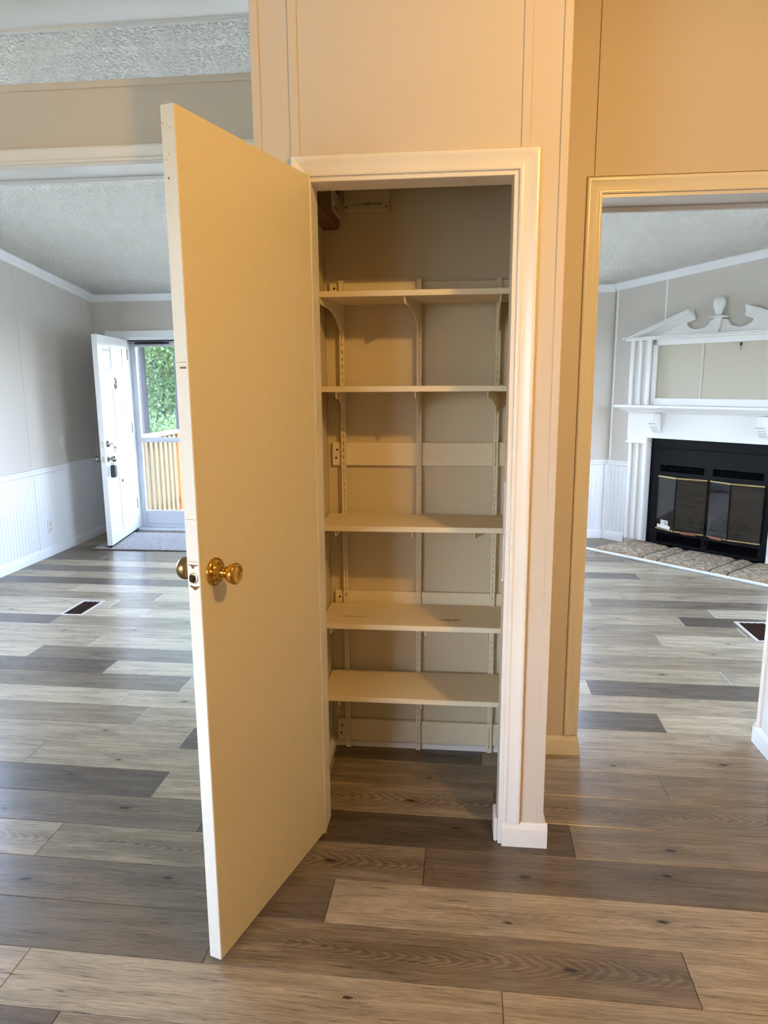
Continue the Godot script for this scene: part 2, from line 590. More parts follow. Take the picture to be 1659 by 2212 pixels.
func build_floor():
	var floor_ := struct("floor", gbox(Vector3(LW - 0.12, -0.2, FZ - 0.12), Vector3(RW + 0.12, -0.005, NZ + 0.12)), M.slab, "grey brown wood plank floor running through all the rooms")
	# rows of planks: a joint's x in each row, and the tones read off the photo (0 pale .. 4 dark) as [x up to which, tone, print]
	var joints := {0: 0.308, 1: 0.045, 2: 0.982, 3: 0.513, 4: -0.526, -1: 0.775, -2: -0.682, -3: 1.155, -4: -0.715, -5: -0.99, -6: 1.287, -7: -0.915, -8: 1.044, -9: -1.925, -10: -1.662, -11: 0.2,
		-12: 1.555, -13: 0.85, -14: 1.778, -15: 2.018, -16: 1.305, -17: -2.115, -18: -2.587, -19: -2.84, -20: 1.772, -21: -2.588, -22: 0.6, -23: 1.0, -24: 0.1, -25: 0.5, -26: 0.9, -27: 0.2}
	var tones := {
		5: [[9, 1, 0]], 4: [[-0.5, 3, 0], [9, 1, 2]], 3: [[0.5, 0, 0], [9, 0, 2]],
		2: [[-0.2, 3, 0], [0.9, 2, 1], [9, 0, 0]], 1: [[0.0, 3, 2], [1.2, 0, 2], [9, 1, 0]], 0: [[-0.9, 1, 1], [0.3, 2, 1], [9, 3, 2]],
		-1: [[-0.4, 3, 2], [0.7, 4, 0], [9, 2, 2]], -2: [[-0.7, 4, 0], [0.5, 1, 1], [9, 2, 1]], -3: [[-0.1, 1, 0], [1.1, 2, 0], [9, 2, 2]],
		-4: [[-0.72, 1, 0], [0.5, 4, 0], [9, 1, 2]], -5: [[-1.0, 2, 0], [0.2, 1, 0], [9, 1, 0]], -6: [[-1.2, 0, 0], [0.0, 0, 2], [1.2, 4, 0], [9, 0, 0]],
		-7: [[-0.95, 3, 0], [0.2, 0, 0], [9, 1, 0]], -8: [[-1.4, 4, 0], [1.0, 0, 0], [9, 4, 0]], -9: [[-1.95, 0, 0], [-0.7, 3, 0], [9, 1, 2]],
		-10: [[-1.7, 1, 0], [0, 0, 0], [9, 2, 0]], -11: [[0, 1, 2], [9, 1, 0]], -12: [[-2.2, 4, 0], [-0.9, 2, 0], [1.5, 2, 0], [9, 0, 0]],
		-13: [[0.8, 0, 2], [9, 2, 0]], -14: [[-1.95, 0, 0], [0.5, 2, 0], [1.7, 1, 0], [9, 4, 0]], -15: [[-1.7, 2, 0], [0.7, 0, 0], [2.0, 2, 0], [9, 0, 0]],
		-16: [[-2.4, 1, 0], [0, 0, 0], [1.3, 1, 0], [9, 3, 0]], -17: [[-0.9, 4, 0], [9, 1, 0]], -18: [[-2.6, 0, 0], [0, 1, 0], [9, 2, 0]], -19: [[-1.7, 3, 0], [9, 1, 0]],
		-20: [[0, 0, 0], [1.7, 4, 0], [9, 1, 0]], -21: [[0, 3, 0], [9, 0, 0]], -22: [[0, 3, 0], [9, 1, 0]], -23: [[9, 3, 0]]}
	var stuff := Geo.new()
	var skew := atan(0.017)
	var cache := {}
	for k in range(-29, 23):
		var zc := 0.048 + 0.17 * (k + 0.5)
		if zc - 0.06 > NZ or zc + 0.16 < FZ: continue
		var j0: float = joints.get(k, 1.22 * fposmod(k * 0.37, 1.0))
		var start := j0 - 1.22 * ceilf((j0 - (LW - 0.05)) / 1.22)
		while start < RW:
			var a := maxf(start, LW - 0.08)
			var b := minf(start + 1.22, RW + 0.08)
			var nxt := start + 1.22
			if b - a < 0.02:
				start = nxt
				continue
			var tone: int = [0, 1, 2, 1, 3, 0, 2, 1, 4][rng.randi() % 9]
			var prt := rng.randi() % 3
			if tones.has(k):
				for r in tones[k]:
					if (a + b) * 0.5 < r[0]:
						tone = r[1]
						prt = r[2]
						break
			var xm := (a + b) * 0.5
			var zz := zc + 0.017 * (xm - 0.5)
			var xf := Transform3D(Basis(Vector3.UP, -skew), Vector3(xm, 0, zz))
			var flip := rng.randf() < 0.5 and not (prt == 1)
			var g := plank_mesh(b - a, a - start, flip)
			var o := part("plank", g, M["plank_%d_%d" % [tone, prt]], floor_) if k <= 5 else null
			if o: 
				o.transform = xf
			else:
				stuff.t = xf
				stuff.box(Vector3(-(b - a) * 0.5 + 0.0006, -0.005, -0.0844), Vector3((b - a) * 0.5 - 0.0006, 0, 0.0844), 0.001)
			start = nxt
	var so := part("plank_field", stuff, mat(Color8(150, 134, 116), 0.42), floor_)
	so.set_meta("kind", "stuff")

# ------------------------------------------------------------------ room shell
func far_ceil(z: float) -> float:
	return 2.29 + SLOPE * (z - FZ)

func near_ceil(z: float) -> float:
	return 2.785 - SLOPE * (z + 0.44)

# a side wall of that outline with one window cut out of it
func sloped_wall(g: Geo, outline: PackedVector2Array, hole: Rect2, z0: float, z1: float):
	var a := hole.position
	var b := hole.end
	var lower := PackedVector2Array([outline[0], outline[1], Vector2(outline[1].x, a.y), Vector2(b.x, a.y), Vector2(a.x, a.y), Vector2(outline[0].x, a.y)])
	g.prism(PackedVector2Array([lower[0], lower[1], lower[2], lower[5]]), z0, z1)
	g.prism(PackedVector2Array([Vector2(b.x, a.y), Vector2(outline[1].x, a.y), outline[2], Vector2(b.x, b.y)]), z0, z1)
	g.prism(PackedVector2Array([Vector2(b.x, b.y), outline[2], outline[3], outline[4], Vector2(a.x, b.y)]), z0, z1)
	g.prism(PackedVector2Array([Vector2(outline[0].x, a.y), Vector2(a.x, a.y), Vector2(a.x, b.y), outline[4]]), z0, z1)

func build_shell():
	var zy := frame_of(Vector3.ZERO, Vector3(0, 0, -1), Vector3.UP, Vector3.RIGHT)   # local x = -z, y = y, z = x
	var side := PackedVector2Array([Vector2(-NZ - 0.12, -0.2), Vector2(-FZ + 0.12, -0.2), Vector2(-FZ + 0.12, 2.34), Vector2(0.67, 2.86), Vector2(-NZ - 0.12, 2.32)])
	var g := Geo.new()
	g.t = zy
	sloped_wall(g, side, Rect2(0.95, 0.6, 1.5, 1.4), LW - 0.12, LW)
	var wl := struct("wall_left", g, M.greige, "greige panelled left wall above white beadboard wainscot")
	g = Geo.new()
	g.t = zy
	sloped_wall(g, side, Rect2(1.0, 0.6, 1.6, 1.4), RW, RW + 0.12)
	struct("wall_right", g, M.greige, "greige panelled right wall beside the corner fireplace")
	# far wall with the entry doorway and two windows
	g = Geo.new()
	g.t.origin = Vector3(0, 0, FZ)
	var holes := [Rect2(-2.80, -0.2, 0.93, 2.085), Rect2(-1.45, 0.6, 1.35, 1.4), Rect2(0.15, 0.6, 1.35, 1.4)]
	g.slab(Rect2(LW, -0.2, RW - LW, 2.54), holes, -0.12, 0.0)
	var wf := struct("wall_far", g, M.greige, "greige panelled far wall with the entry doorway")
	# wall behind the camera, with a wide window
	g = Geo.new()
	g.t.origin = Vector3(0, 0, NZ)
	var near_holes := [Rect2(-2.8, 0.6, 1.8, 1.45)]
	g.slab(Rect2(LW, -0.2, RW - LW, 2.52), near_holes, 0.0, 0.12)
	struct("wall_near", g, M.wall, "panelled outside wall with a wide window behind the viewer")
	# the wall between the two halves of the house
	g = Geo.new()
	g.slab(Rect2(LW, 0, 2.95 + 0.0, 2.497), [Rect2(-2.6, -0.1, 2.46, 2.348)], MB, MF)
	var wm := struct("wall_middle", g, M.wall, "tan header wall over the left opening with open space above it")
	g = Geo.new()
	g.slab(Rect2(-0.14, 0, RW + 0.14, 2.80), [Rect2(0.878, -0.1, 0.752, 2.183)], MB, MF)
	var wr := struct("wall_middle_right", g, M.wall, "golden tan panelled wall around the right doorway")
	# thin wall panels laid on it, with open joints between them and beside the casing
	g = Geo.new()
	g.prism(PackedVector2Array([Vector2(0.6765, 0.079), Vector2(0.8218, 0.079), Vector2(0.8218, 2.139), Vector2(0.8462, 2.139), Vector2(0.8462, 2.785), Vector2(0.6765, 2.785)]), MF, MF + 0.007)
	part("wall_panel", g, M.wall, wr)
	part("wall_panel", gbox(Vector3(0.8492, 2.139, MF), Vector3(RW, 2.785, MF + 0.007)), M.wall, wr)
	# cap strip along the header's top
	part("cap_strip", gbox(Vector3(LW, 2.493, MF - 0.0), Vector3(-0.18, 2.517, MF + 0.008), 0.002), M.wall, wm)
	part("cap_board", gbox(Vector3(LW, 2.497, MB - 0.005), Vector3(-0.14, 2.515, MF)), M.wall, wm)
	# ceilings
	g = Geo.new()
	g.t = zy
	g.prism(PackedVector2Array([Vector2(0.76, far_ceil(-0.76)), Vector2(-FZ + 0.55, far_ceil(FZ - 0.55)), Vector2(-FZ + 0.55, far_ceil(FZ - 0.55) + 0.2), Vector2(0.76, far_ceil(-0.76) + 0.2)]), LW - 0.3, RW + 0.3)
	struct("ceiling_far", g, M.popcorn, "white popcorn textured sloping ceiling over the living room")
	g = Geo.new()
	g.t = zy
	g.prism(PackedVector2Array([Vector2(0.44, near_ceil(-0.44)), Vector2(-NZ - 0.5, near_ceil(NZ + 0.5)), Vector2(-NZ - 0.5, near_ceil(NZ + 0.5) + 0.2), Vector2(0.44, near_ceil(-0.44) + 0.2)]), LW - 0.3, RW + 0.3)
	struct("ceiling_near", g, M.popcorn, "white popcorn textured sloping ceiling over the front room")
	var rb := struct("ceiling_ridge", gbox(Vector3(LW - 0.3, 2.783, -0.77), Vector3(RW + 0.3, 3.0, -0.44)), M.grey_paint, "smooth white board along the ceiling ridge")
	var qr := []
	for i in 7:
		var a := PI * 0.5 * i / 6
		qr.append(Vector2(0.016 * cos(a), 0.012 * sin(a)))
	qr.append(Vector2(0, 0))
	g = Geo.new()
	g.sweep(qr, Vector3(LW, 2.784, -0.768), Vector3(-0.0, 2.784, -0.768), Vector3(0, 0, 1), Vector3.DOWN)
	part("ridge_trim", g, M.grey_paint, rb)
	g = Geo.new()
	g.sweep(qr, Vector3(LW, 2.784, -0.445), Vector3(-0.0, 2.784, -0.445), Vector3(0, 0, -1), Vector3.DOWN)
	part("ridge_trim", g, M.grey_paint, rb)
	# roof over everything
	for s in 2:
		g = Geo.new()
		g.t = zy
		if s == 0:
			g.prism(PackedVector2Array([Vector2(0.67, 3.05), Vector2(-FZ + 0.6, far_ceil(FZ - 0.6) + 0.2), Vector2(-FZ + 0.6, far_ceil(FZ - 0.6) + 0.26), Vector2(0.67, 3.12)]), LW - 0.35, RW + 0.35)
		else:
			g.prism(PackedVector2Array([Vector2(0.67, 3.05), Vector2(-NZ - 0.55, near_ceil(NZ + 0.55) + 0.2), Vector2(-NZ - 0.55, near_ceil(NZ + 0.55) + 0.26), Vector2(0.67, 3.12)]), LW - 0.35, RW + 0.35)
		struct("roof_" + ["far", "near"][s], g, M.roof, ["grey roof slope over the living room", "grey roof slope over the front room"][s])
	# windows out of the photo's sight that let the daylight in
	window_unit("window_1", Rect2(-1.45, 0.6, 1.35, 1.4), FZ - 0.06, "white double window in the far wall left of centre")
	window_unit("window_2", Rect2(0.15, 0.6, 1.35, 1.4), FZ - 0.06, "white double window in the far wall beside the fireplace")
	window_unit("window_3", Rect2(-2.8, 0.6, 1.8, 1.45), NZ + 0.06, "wide white window behind the viewer")
	var turn := frame_of(Vector3.ZERO, Vector3(0, 0, -1), Vector3.UP, Vector3.RIGHT)
	window_unit("window_4", Rect2(0.95, 0.6, 1.5, 1.4), LW - 0.06, "white double window in the left wall", turn)
	window_unit("window_5", Rect2(1.0, 0.6, 1.6, 1.4), RW + 0.06, "white double window in the right wall", turn)

func window_unit(called: String, r: Rect2, z: float, label: String, turned := Transform3D.IDENTITY):
	var w := thing(called, label, "", "", Vector3.ZERO, "structure")
	w.transform = turned
	var g := Geo.new()
	g.t.origin = Vector3(0, 0, z)
	var t := 0.04
	g.slab(r, [Rect2(r.position.x + t, r.position.y + t, r.size.x * 0.5 - t * 1.5, r.size.y - 2 * t), Rect2(r.get_center().x + t * 0.5, r.position.y + t, r.size.x * 0.5 - t * 1.5, r.size.y - 2 * t)], -0.03, 0.03)
	part("window_frame", g, M.white, w)
	for s in [-1.0, 1.0]:
		var cx: float = r.get_center().x + s * (r.size.x * 0.25 - t * 0.25)
		var hw := r.size.x * 0.25 - t * 0.75
		part("pane", gbox(Vector3(cx - hw, r.position.y + t, z - 0.003), Vector3(cx + hw, r.end.y - t, z + 0.003)), M.glass, w)

# ------------------------------------------------------------------ trim profiles
var CASING := [Vector2(0, 0), Vector2(0, 0.009), Vector2(0.003, 0.011), Vector2(0.010, 0.011), Vector2(0.013, 0.009), Vector2(0.024, 0.010), Vector2(0.033, 0.013), Vector2(0.040, 0.0165), Vector2(0.045, 0.0175), Vector2(0.050, 0.016), Vector2(0.053, 0.011), Vector2(0.053, 0)]
var BASEB := [Vector2(0, 0), Vector2(0, 0.013), Vector2(0.060, 0.013), Vector2(0.064, 0.0125), Vector2(0.067, 0.010), Vector2(0.070, 0.0095), Vector2(0.074, 0.008), Vector2(0.078, 0.005), Vector2(0.081, 0.004), Vector2(0.081, 0)]
var CROWN := [Vector2(0, 0), Vector2(0, 0.045), Vector2(0.006, 0.045), Vector2(0.010, 0.040), Vector2(0.020, 0.034), Vector2(0.032, 0.024), Vector2(0.044, 0.012), Vector2(0.052, 0.010), Vector2(0.056, 0.006), Vector2(0.062, 0.006), Vector2(0.064, 0)]
var RAIL := [Vector2(0, 0), Vector2(0, 0.006), Vector2(0.008, 0.010), Vector2(0.014, 0.016), Vector2(0.030, 0.016), Vector2(0.034, 0.020), Vector2(0.046, 0.022), Vector2(0.052, 0.018), Vector2(0.054, 0)]

func casing_set(x0: float, x1: float, ytop: float, ybase: float, z: float, m: Material, parent: Node3D, left := true, right := true):
	# x0, x1: inner edges; casing lies outside them
	var f := Vector3(0, 0, 1)
	var g: Geo
	if right:
		g = Geo.new()
		g.sweep(CASING, Vector3(x1, ybase, z), Vector3(x1, ytop, z), Vector3.RIGHT, f, 0.0, -1.0)
		part("casing_leg", g, m, parent)
	if left:
		g = Geo.new()
		g.sweep(CASING, Vector3(x0, ybase, z), Vector3(x0, ytop, z), Vector3.LEFT, f, 0.0, -1.0)
		part("casing_leg", g, m, parent)
	g = Geo.new()
	g.sweep(CASING, Vector3(x0, ytop, z), Vector3(x1, ytop, z), Vector3.UP, f, -1.0, -1.0)
	part("casing_head", g, m, parent)

# ------------------------------------------------------------------ closet
func build_closet():
	var top := 2.74
	# front wall with the doorway
	var g := Geo.new()
	g.slab(Rect2(-0.1765, 0, 0.853, top), [Rect2(-0.022, -0.1, 0.572, 2.111)], -0.09, 0.0)
	var wf := struct("wall_closet_front", g, M.wall, "pinkish tan panelled wall around the open pantry doorway")
	for b in [[-0.1765, -0.153, 0.0], [-0.073, -0.048, 2.064], [0.552, 0.575, 2.064], [0.654, 0.6765, 0.081]]:
		part("batten", gbox(Vector3(b[0], maxf(b[2], 0.0), 0.0), Vector3(b[1], top, 0.0045), 0.0015), M.wall, wf)
	# sides and inside lining
	struct("wall_closet_left", gbox(Vector3(-0.1765, 0, -0.58), Vector3(-0.09, top, -0.09)), M.closet, "cream painted left wall inside the pantry closet")
	struct("wall_closet_right", gbox(Vector3(0.64, 0, -0.58), Vector3(0.6765, top, -0.09)), M.closet, "cream painted right wall of the pantry closet")
	g = gbox(Vector3(-0.09, 0, -0.5795), Vector3(0.64, 2.45, -0.5725))
	var wb := struct("wall_closet_back", gbox(Vector3(-0.09, 0, -0.5798), Vector3(0.64, 2.45, -0.574)), M.closet, "cream painted back wall inside the pantry closet")
	part("corner_bead", gbox(Vector3(-0.09, 0.07, -0.574), Vector3(-0.084, 2.45, -0.568), 0.002), M.closet, wb)
	struct("ceiling_closet", gbox(Vector3(-0.09, 2.45, -0.58), Vector3(0.64, 2.5, -0.09)), M.closet, "flat cream lid of the pantry closet")
	# jambs
	var jm := thing("trim_1", "cream door frame of the pantry closet with a moulded casing", "", "", Vector3.ZERO, "structure")
	part("jamb", gbox(Vector3(0.536, 0.0, -0.095), Vector3(0.552, 2.0, 0.002), 0.0015), M.trim, jm)
	part("jamb", gbox(Vector3(-0.036, 0.0, -0.095), Vector3(-0.020, 2.0, 0.002), 0.0015), M.trim, jm)
	part("jamb_head", gbox(Vector3(-0.036, 1.998, -0.095), Vector3(0.552, 2.013, 0.002), 0.0015), M.trim, jm)
	casing_set(-0.020, 0.5505, 2.011, 0.081, 0.0, M.trim, jm)
	# paint patch and strike strip on the right jamb
	part("strike_strip", gbox(Vector3(0.5325, 0.862, -0.062), Vector3(0.5362, 1.162, -0.026), 0.0012), M.white, jm)
	part("strike_lip", gbox(Vector3(0.5300, 0.858, -0.050), Vector3(0.5362, 0.868, -0.030), 0.0015), M.white, jm)
	part("strike_hole", gbox(Vector3(0.5320, 1.0, -0.040), Vector3(0.5328, 1.022, -0.030)), M.dark_metal, jm)
	g = Geo.new()
	g.t = frame_of(Vector3(0.5505, 1.0, 0.0105), Vector3.RIGHT, Vector3.BACK, Vector3.DOWN)
	var arc := []
	for i in 13:
		var a := -PI * 0.5 + PI * i / 12.0
		arc.append(Vector3(0.5505 + 0.0085 * cos(a), 1.0 + 0.031 * sin(a), 0.0114))
	g.t = Transform3D.IDENTITY
	g.tube(arc, 0.0012, 6)
	part("old_strike_edge", g, M.trim, jm)
	# baseboards round the pier and into the closet
	var bb := thing("baseboard_closet", "cream moulded baseboard round the narrow pier right of the pantry", "", "", Vector3.ZERO, "structure")
	g = Geo.new()
	g.sweep(BASEB, Vector3(0.548, 0, 0.001), Vector3(0.6765 + 0.013, 0, 0.001), Vector3.UP, Vector3.BACK)
	part("baseboard_front", g, M.trim, bb)
	g = Geo.new()
	g.sweep(BASEB, Vector3(0.6765, 0, 0.0005), Vector3(0.6765, 0, MF), Vector3.UP, Vector3.RIGHT)
	part("baseboard_side", g, M.trim, bb)
	part("baseboard_return", gbox(Vector3(0.524, 0, -0.088), Vector3(0.5365, 0.083, -0.006), 0.004), M.trim, bb)
	g = Geo.new()
	g.sweep([Vector2(0, 0), Vector2(0, 0.011), Vector2(0.035, 0.011), Vector2(0.048, 0.007), Vector2(0.054, 0)], Vector3(-0.09, 0, -0.58), Vector3(-0.09, 0, -0.095), Vector3.UP, Vector3.RIGHT)
	var bi := struct("baseboard_closet_left", g, M.trim, "small cream baseboard along the pantry's left wall")
	g = Geo.new()
	g.sweep([Vector2(0, 0), Vector2(0, 0.010), Vector2(0.020, 0.010), Vector2(0.026, 0)], Vector3(-0.079, 0, -0.574), Vector3(0.64, 0, -0.574), Vector3.UP, Vector3.BACK)
	struct("baseboard_closet_back", g, M.trim, "low cream strip along the foot of the pantry's back wall")

func build_openings():
	# right doorway: casing, soffit liner, baseboard
	var d := thing("trim_2", "glossy golden casing of the right doorway", "", "", Vector3.ZERO, "structure")
	casing_set(0.878, 1.63, 2.083, 0.086, MF, M.trim_gloss, d)
	part("jamb_head", gbox(Vector3(0.878, 2.083 - 0.012, MB), Vector3(1.63, 2.083, MF), 0.0), M.grey_paint, d)
	var g := Geo.new()
	g.sweep(CASING, Vector3(0.84, 2.071, MB), Vector3(1.67, 2.071, MB), Vector3.UP, Vector3.FORWARD)
	part("back_casing_head", g, M.grey_paint, d)
	part("back_lip", gbox(Vector3(0.878, 2.052, MB - 0.018), Vector3(1.63, 2.071, MB + 0.004), 0.003), M.grey_paint, d)
	var bb := thing("baseboard_right_opening", "golden tan baseboard under the casing of the right doorway", "", "", Vector3.ZERO, "structure")
	g = Geo.new()
	g.sweep(BASEB, Vector3(0.69, 0, MF), Vector3(0.878, 0, MF), Vector3.UP, Vector3.BACK)
	part("baseboard_front", g, M.trim_gloss, bb)
	g = Geo.new()
	g.sweep([Vector2(0, 0), Vector2(0, 0.012), Vector2(0.02, 0.012), Vector2(0.07, 0.003), Vector2(0.08, 0)], Vector3(0.878, 0, MF + 0.012), Vector3(0.878, 0, MB - 0.012), Vector3.UP, Vector3.RIGHT)
	part("baseboard_return", g, M.white, bb)
	# far jamb of the right doorway at the frame's right edge
	var rj := thing("trim_3", "white wrapped right end of the doorway wall with its baseboard", "", "", Vector3.ZERO, "structure")
	part("jamb", gbox(Vector3(1.622, 0, MB - 0.004), Vector3(1.632, 2.083, MF), 0.002), M.white, rj)
	part("corner_strip", gbox(Vector3(1.614, 0.07, MB - 0.016), Vector3(1.634, 2.083, MB + 0.012), 0.003), M.trim, rj)
	g = Geo.new()
	g.sweep(BASEB, Vector3(1.6215, 0, MB - 0.03), Vector3(1.6215, 0, MF + 0.02), Vector3.UP, Vector3.LEFT)
	part("baseboard_side", g, M.white, rj)
	g = Geo.new()
	g.sweep(BASEB, Vector3(1.61, 0, MB - 0.016), Vector3(RW, 0, MB - 0.016), Vector3.UP, Vector3.FORWARD)
	part("baseboard_back", g, M.white, rj)
	# left opening
	var l := thing("trim_4", "long moulded casing along the head of the left opening", "", "", Vector3.ZERO, "structure")
	casing_set(-2.6, -0.235, 2.248, 0.0, MF, M.trim, l)
	part("jamb_head", gbox(Vector3(-2.6, 2.236, MB), Vector3(-0.14, 2.248, MF)), M.white, l)
	part("jamb", gbox(Vector3(-0.235, 0, MB), Vector3(-0.223, 2.248, MF)), M.trim, l)
	g = Geo.new()
	g.sweep(CASING, Vector3(-2.65, 2.236, MB), Vector3(-0.18, 2.236, MB), Vector3.UP, Vector3.FORWARD)
	part("back_casing_head", g, M.grey_paint, l)
	part("back_lip", gbox(Vector3(-2.6, 2.220, MB - 0.016), Vector3(-0.2, 2.236, MB + 0.003), 0.003), M.white, l)
	# wall filling right of the left opening
	struct("wall_opening_end", gbox(Vector3(-0.223, 0, MB), Vector3(-0.14, 2.248, MF)), M.wall, "tan wall end between the left opening and the pantry")

# ------------------------------------------------------------------ ceiling lamp
func build_lamp():
	var c := near_ceil(LAMP_AT.z)
	var t := thing("ceiling_lamp", "round ceiling lamp with a frosted glass bowl above the viewer's right", "lamp", "", Vector3(LAMP_AT.x, 0, LAMP_AT.z))
	var g := Geo.new()
	g.t.origin.y = c
	g.lathe([Vector2(0.0, -0.03), Vector2(0.09, -0.03), Vector2(0.12, -0.02), Vector2(0.125, 0.03), Vector2(0.0, 0.03)])
	part("base", g, M.old_brass, t)
	var em := mat(Color8(250, 240, 220), 0.4)
	em.emission_enabled = true
	em.emission = LAMP_COLOR
	em.emission_energy_multiplier = 3.0
	g = Geo.new()
	g.t.origin.y = c - 0.03
	var pr := []
	for i in 11:
		var a := PI * 0.5 * i / 10
		pr.append(Vector2(0.11 * sin(a), -0.085 * cos(a)))
	pr.append(Vector2(0.0, 0.0))
	g.lathe(pr)
	part("glass_bowl", g, em, t)
	var o := OmniLight3D.new()
	o.name = "lamp_light"
	t.add_child(o)
	o.position = Vector3(0, c - 0.07, 0)
	o.light_color = LAMP_COLOR
	o.light_energy = LAMP_ENERGY
	o.light_size = 0.05
	o.omni_range = 14.0
	o.omni_attenuation = 2.0
	o.shadow_enabled = true

# ------------------------------------------------------------------ pantry door
func build_pantry_door():
	var hinge := Vector3(-0.018, 0, 0.0)
	var free := Vector3(-0.189, 0, 0.545)
	var u := (free - hinge).normalized()
	var n := Vector3(u.z, 0, -u.x)         # the face towards the camera's right
	var w := (free - hinge).length()
	var d := thing("door_1", "open cream pantry door with embossed wood grain and a brass knob", "door", "", Vector3.ZERO, "structure")
	d.transform = frame_of(hinge, u, Vector3.UP, n)
	var th := 0.035
	part("door_slab", gbox(Vector3(0, 0.012, -th), Vector3(w - 0.0012, 2.012, 0), 0.0012), M.door, d)
	var edge := part("door_edge", gbox(Vector3(w - 0.0012, 0.0125, -th + 0.001), Vector3(w, 2.0115, -0.001)), M.door_edge, d)
	# worn spots on the edge
	var ky := 1.018
	var kx := 0.516
	var ragged := func(pts: Array, amount: float) -> PackedVector2Array:
		var out := PackedVector2Array()
		for i in pts.size():
			var p: Vector2 = pts[i]
			var q: Vector2 = pts[(i + 1) % pts.size()]
			for k in 5:
				out.append(p.lerp(q, k / 5.0) + Vector2(rng.randf_range(-amount, amount), rng.randf_range(-amount, amount)))
		return out
	for c in [[[Vector2(-0.013, 0.0275), Vector2(0.013, 0.0275), Vector2(0.012, 0.0255), Vector2(0.004, 0.0245), Vector2(0.002, 0.0185), Vector2(-0.003, 0.0190), Vector2(-0.006, 0.0245), Vector2(-0.013, 0.0258)], M.bare_wood],
			[[Vector2(-0.012, -0.0215), Vector2(-0.002, -0.0240), Vector2(0.008, -0.0235), Vector2(0.014, -0.0205), Vector2(0.014, -0.0250), Vector2(0.007, -0.0290), Vector2(0.002, -0.0335), Vector2(-0.003, -0.0290), Vector2(-0.010, -0.0255)], M.bare_wood],
			[[Vector2(-0.001, -0.0275), Vector2(0.003, -0.0275), Vector2(0.003, -0.0305), Vector2(-0.001, -0.0305)], M.dark_metal]]:
		var chip := Geo.new()
		chip.t = frame_of(Vector3(w, ky, -th * 0.5), Vector3.BACK, Vector3.UP, Vector3.RIGHT)
		chip.prism(ragged.call(c[0], 0.0006), 0.0, 0.0005 if c[1] == M.bare_wood else 0.0007)
		part("chipped_paint", chip, c[1], edge)
	var g := Geo.new()
	g.t = frame_of(Vector3(w, ky - 0.004, -th * 0.5), Vector3.BACK, Vector3.RIGHT, Vector3.DOWN)
	g.lathe([Vector2(0.0125, 0.0), Vector2(0.0125, 0.0012), Vector2(0.0105, 0.0016), Vector2(0.0105, -0.004), Vector2(0.0, -0.004)], 24)
	part("latch_ring", g, M.old_brass, d)
	part("latch_bolt", gbox(Vector3(w - 0.003, ky - 0.013, -th * 0.5 - 0.010), Vector3(w + 0.007, ky + 0.003, -th * 0.5 + 0.005), 0.003), M.dark_metal, d)
	for y in [1.497, 1.150, 1.052]:
		part("edge_crack", gbox(Vector3(w - 0.0002, y, -th + 0.004), Vector3(w + 0.0002, y + 0.0012, -0.004)), M.stain, edge)
	part("nail_mark", gbox(Vector3(w - 0.0002, 1.484, -0.022), Vector3(w + 0.0004, 1.488, -0.006)), M.bare_wood, edge)
	for q in [[0.03, 1.975], [0.018, 1.915], [0.026, 1.905], [0.012, 1.965]]:
		part("nail_mark", gbox(Vector3(w - 0.0002, q[1], -q[0] - 0.001), Vector3(w + 0.0003, q[1] + 0.003, -q[0] + 0.001)), M.stain, edge)
	part("nail_mark", gbox(Vector3(w - 0.0002, 1.868, -0.024), Vector3(w + 0.0003, 1.873, -0.021)), M.bare_wood, edge)
	# knobs
	var front := [Vector2(0.0335, 0.0), Vector2(0.0335, 0.003), Vector2(0.031, 0.0065), Vector2(0.028, 0.008), Vector2(0.0225, 0.0085), Vector2(0.0205, 0.010), Vector2(0.0135, 0.022), Vector2(0.0115, 0.026), Vector2(0.0115, 0.0275), Vector2(0.0125, 0.028), Vector2(0.0125, 0.030), Vector2(0.0115, 0.031),
		Vector2(0.0125, 0.033), Vector2(0.018, 0.039), Vector2(0.0225, 0.046), Vector2(0.0252, 0.053), Vector2(0.0258, 0.058), Vector2(0.0245, 0.062), Vector2(0.021, 0.0638), Vector2(0.0185, 0.0635), Vector2(0.0165, 0.0615), Vector2(0.014, 0.0618), Vector2(0.007, 0.0628), Vector2(0.0, 0.063)]
	g = Geo.new()
	g.t = frame_of(Vector3(kx, ky, 0.0), Vector3.RIGHT, Vector3.BACK, Vector3.DOWN)
	g.lathe(front.slice(0, 9), 48)
	var kn := part("door_knob", g, M.brass, d)
	kn.set_meta("label", "polished brass knob")
	g = Geo.new()
	g.t = frame_of(Vector3(kx, ky, 0.0), Vector3.RIGHT, Vector3.BACK, Vector3.DOWN)
	g.lathe(front.slice(6), 48)
	part("knob_grip", g, M.brass, kn)
	var back := [Vector2(0.032, 0.0), Vector2(0.032, 0.004), Vector2(0.026, 0.008), Vector2(0.012, 0.016), Vector2(0.012, 0.026), Vector2(0.018, 0.030), Vector2(0.0245, 0.036), Vector2(0.0275, 0.044), Vector2(0.0275, 0.052), Vector2(0.024, 0.059), Vector2(0.015, 0.0635), Vector2(0.0, 0.065)]
	g = Geo.new()
	g.t = frame_of(Vector3(kx, ky, -th), Vector3.RIGHT, Vector3.FORWARD, Vector3.UP)
	g.lathe(back, 40)
	var kb := part("door_knob", g, M.old_brass, d)
	kb.set_meta("label", "tarnished brass knob")
	for y in [0.25, 1.78]:
		g = Geo.new()
		g.t = frame_of(Vector3(-0.004, y, -th + 0.002), Vector3.RIGHT, Vector3.UP, Vector3.BACK)
		g.lathe([Vector2(0.0, 0.0), Vector2(0.005, 0.0), Vector2(0.005, 0.09), Vector2(0.0, 0.09)], 12)
		part("hinge", g, M.old_brass, d)

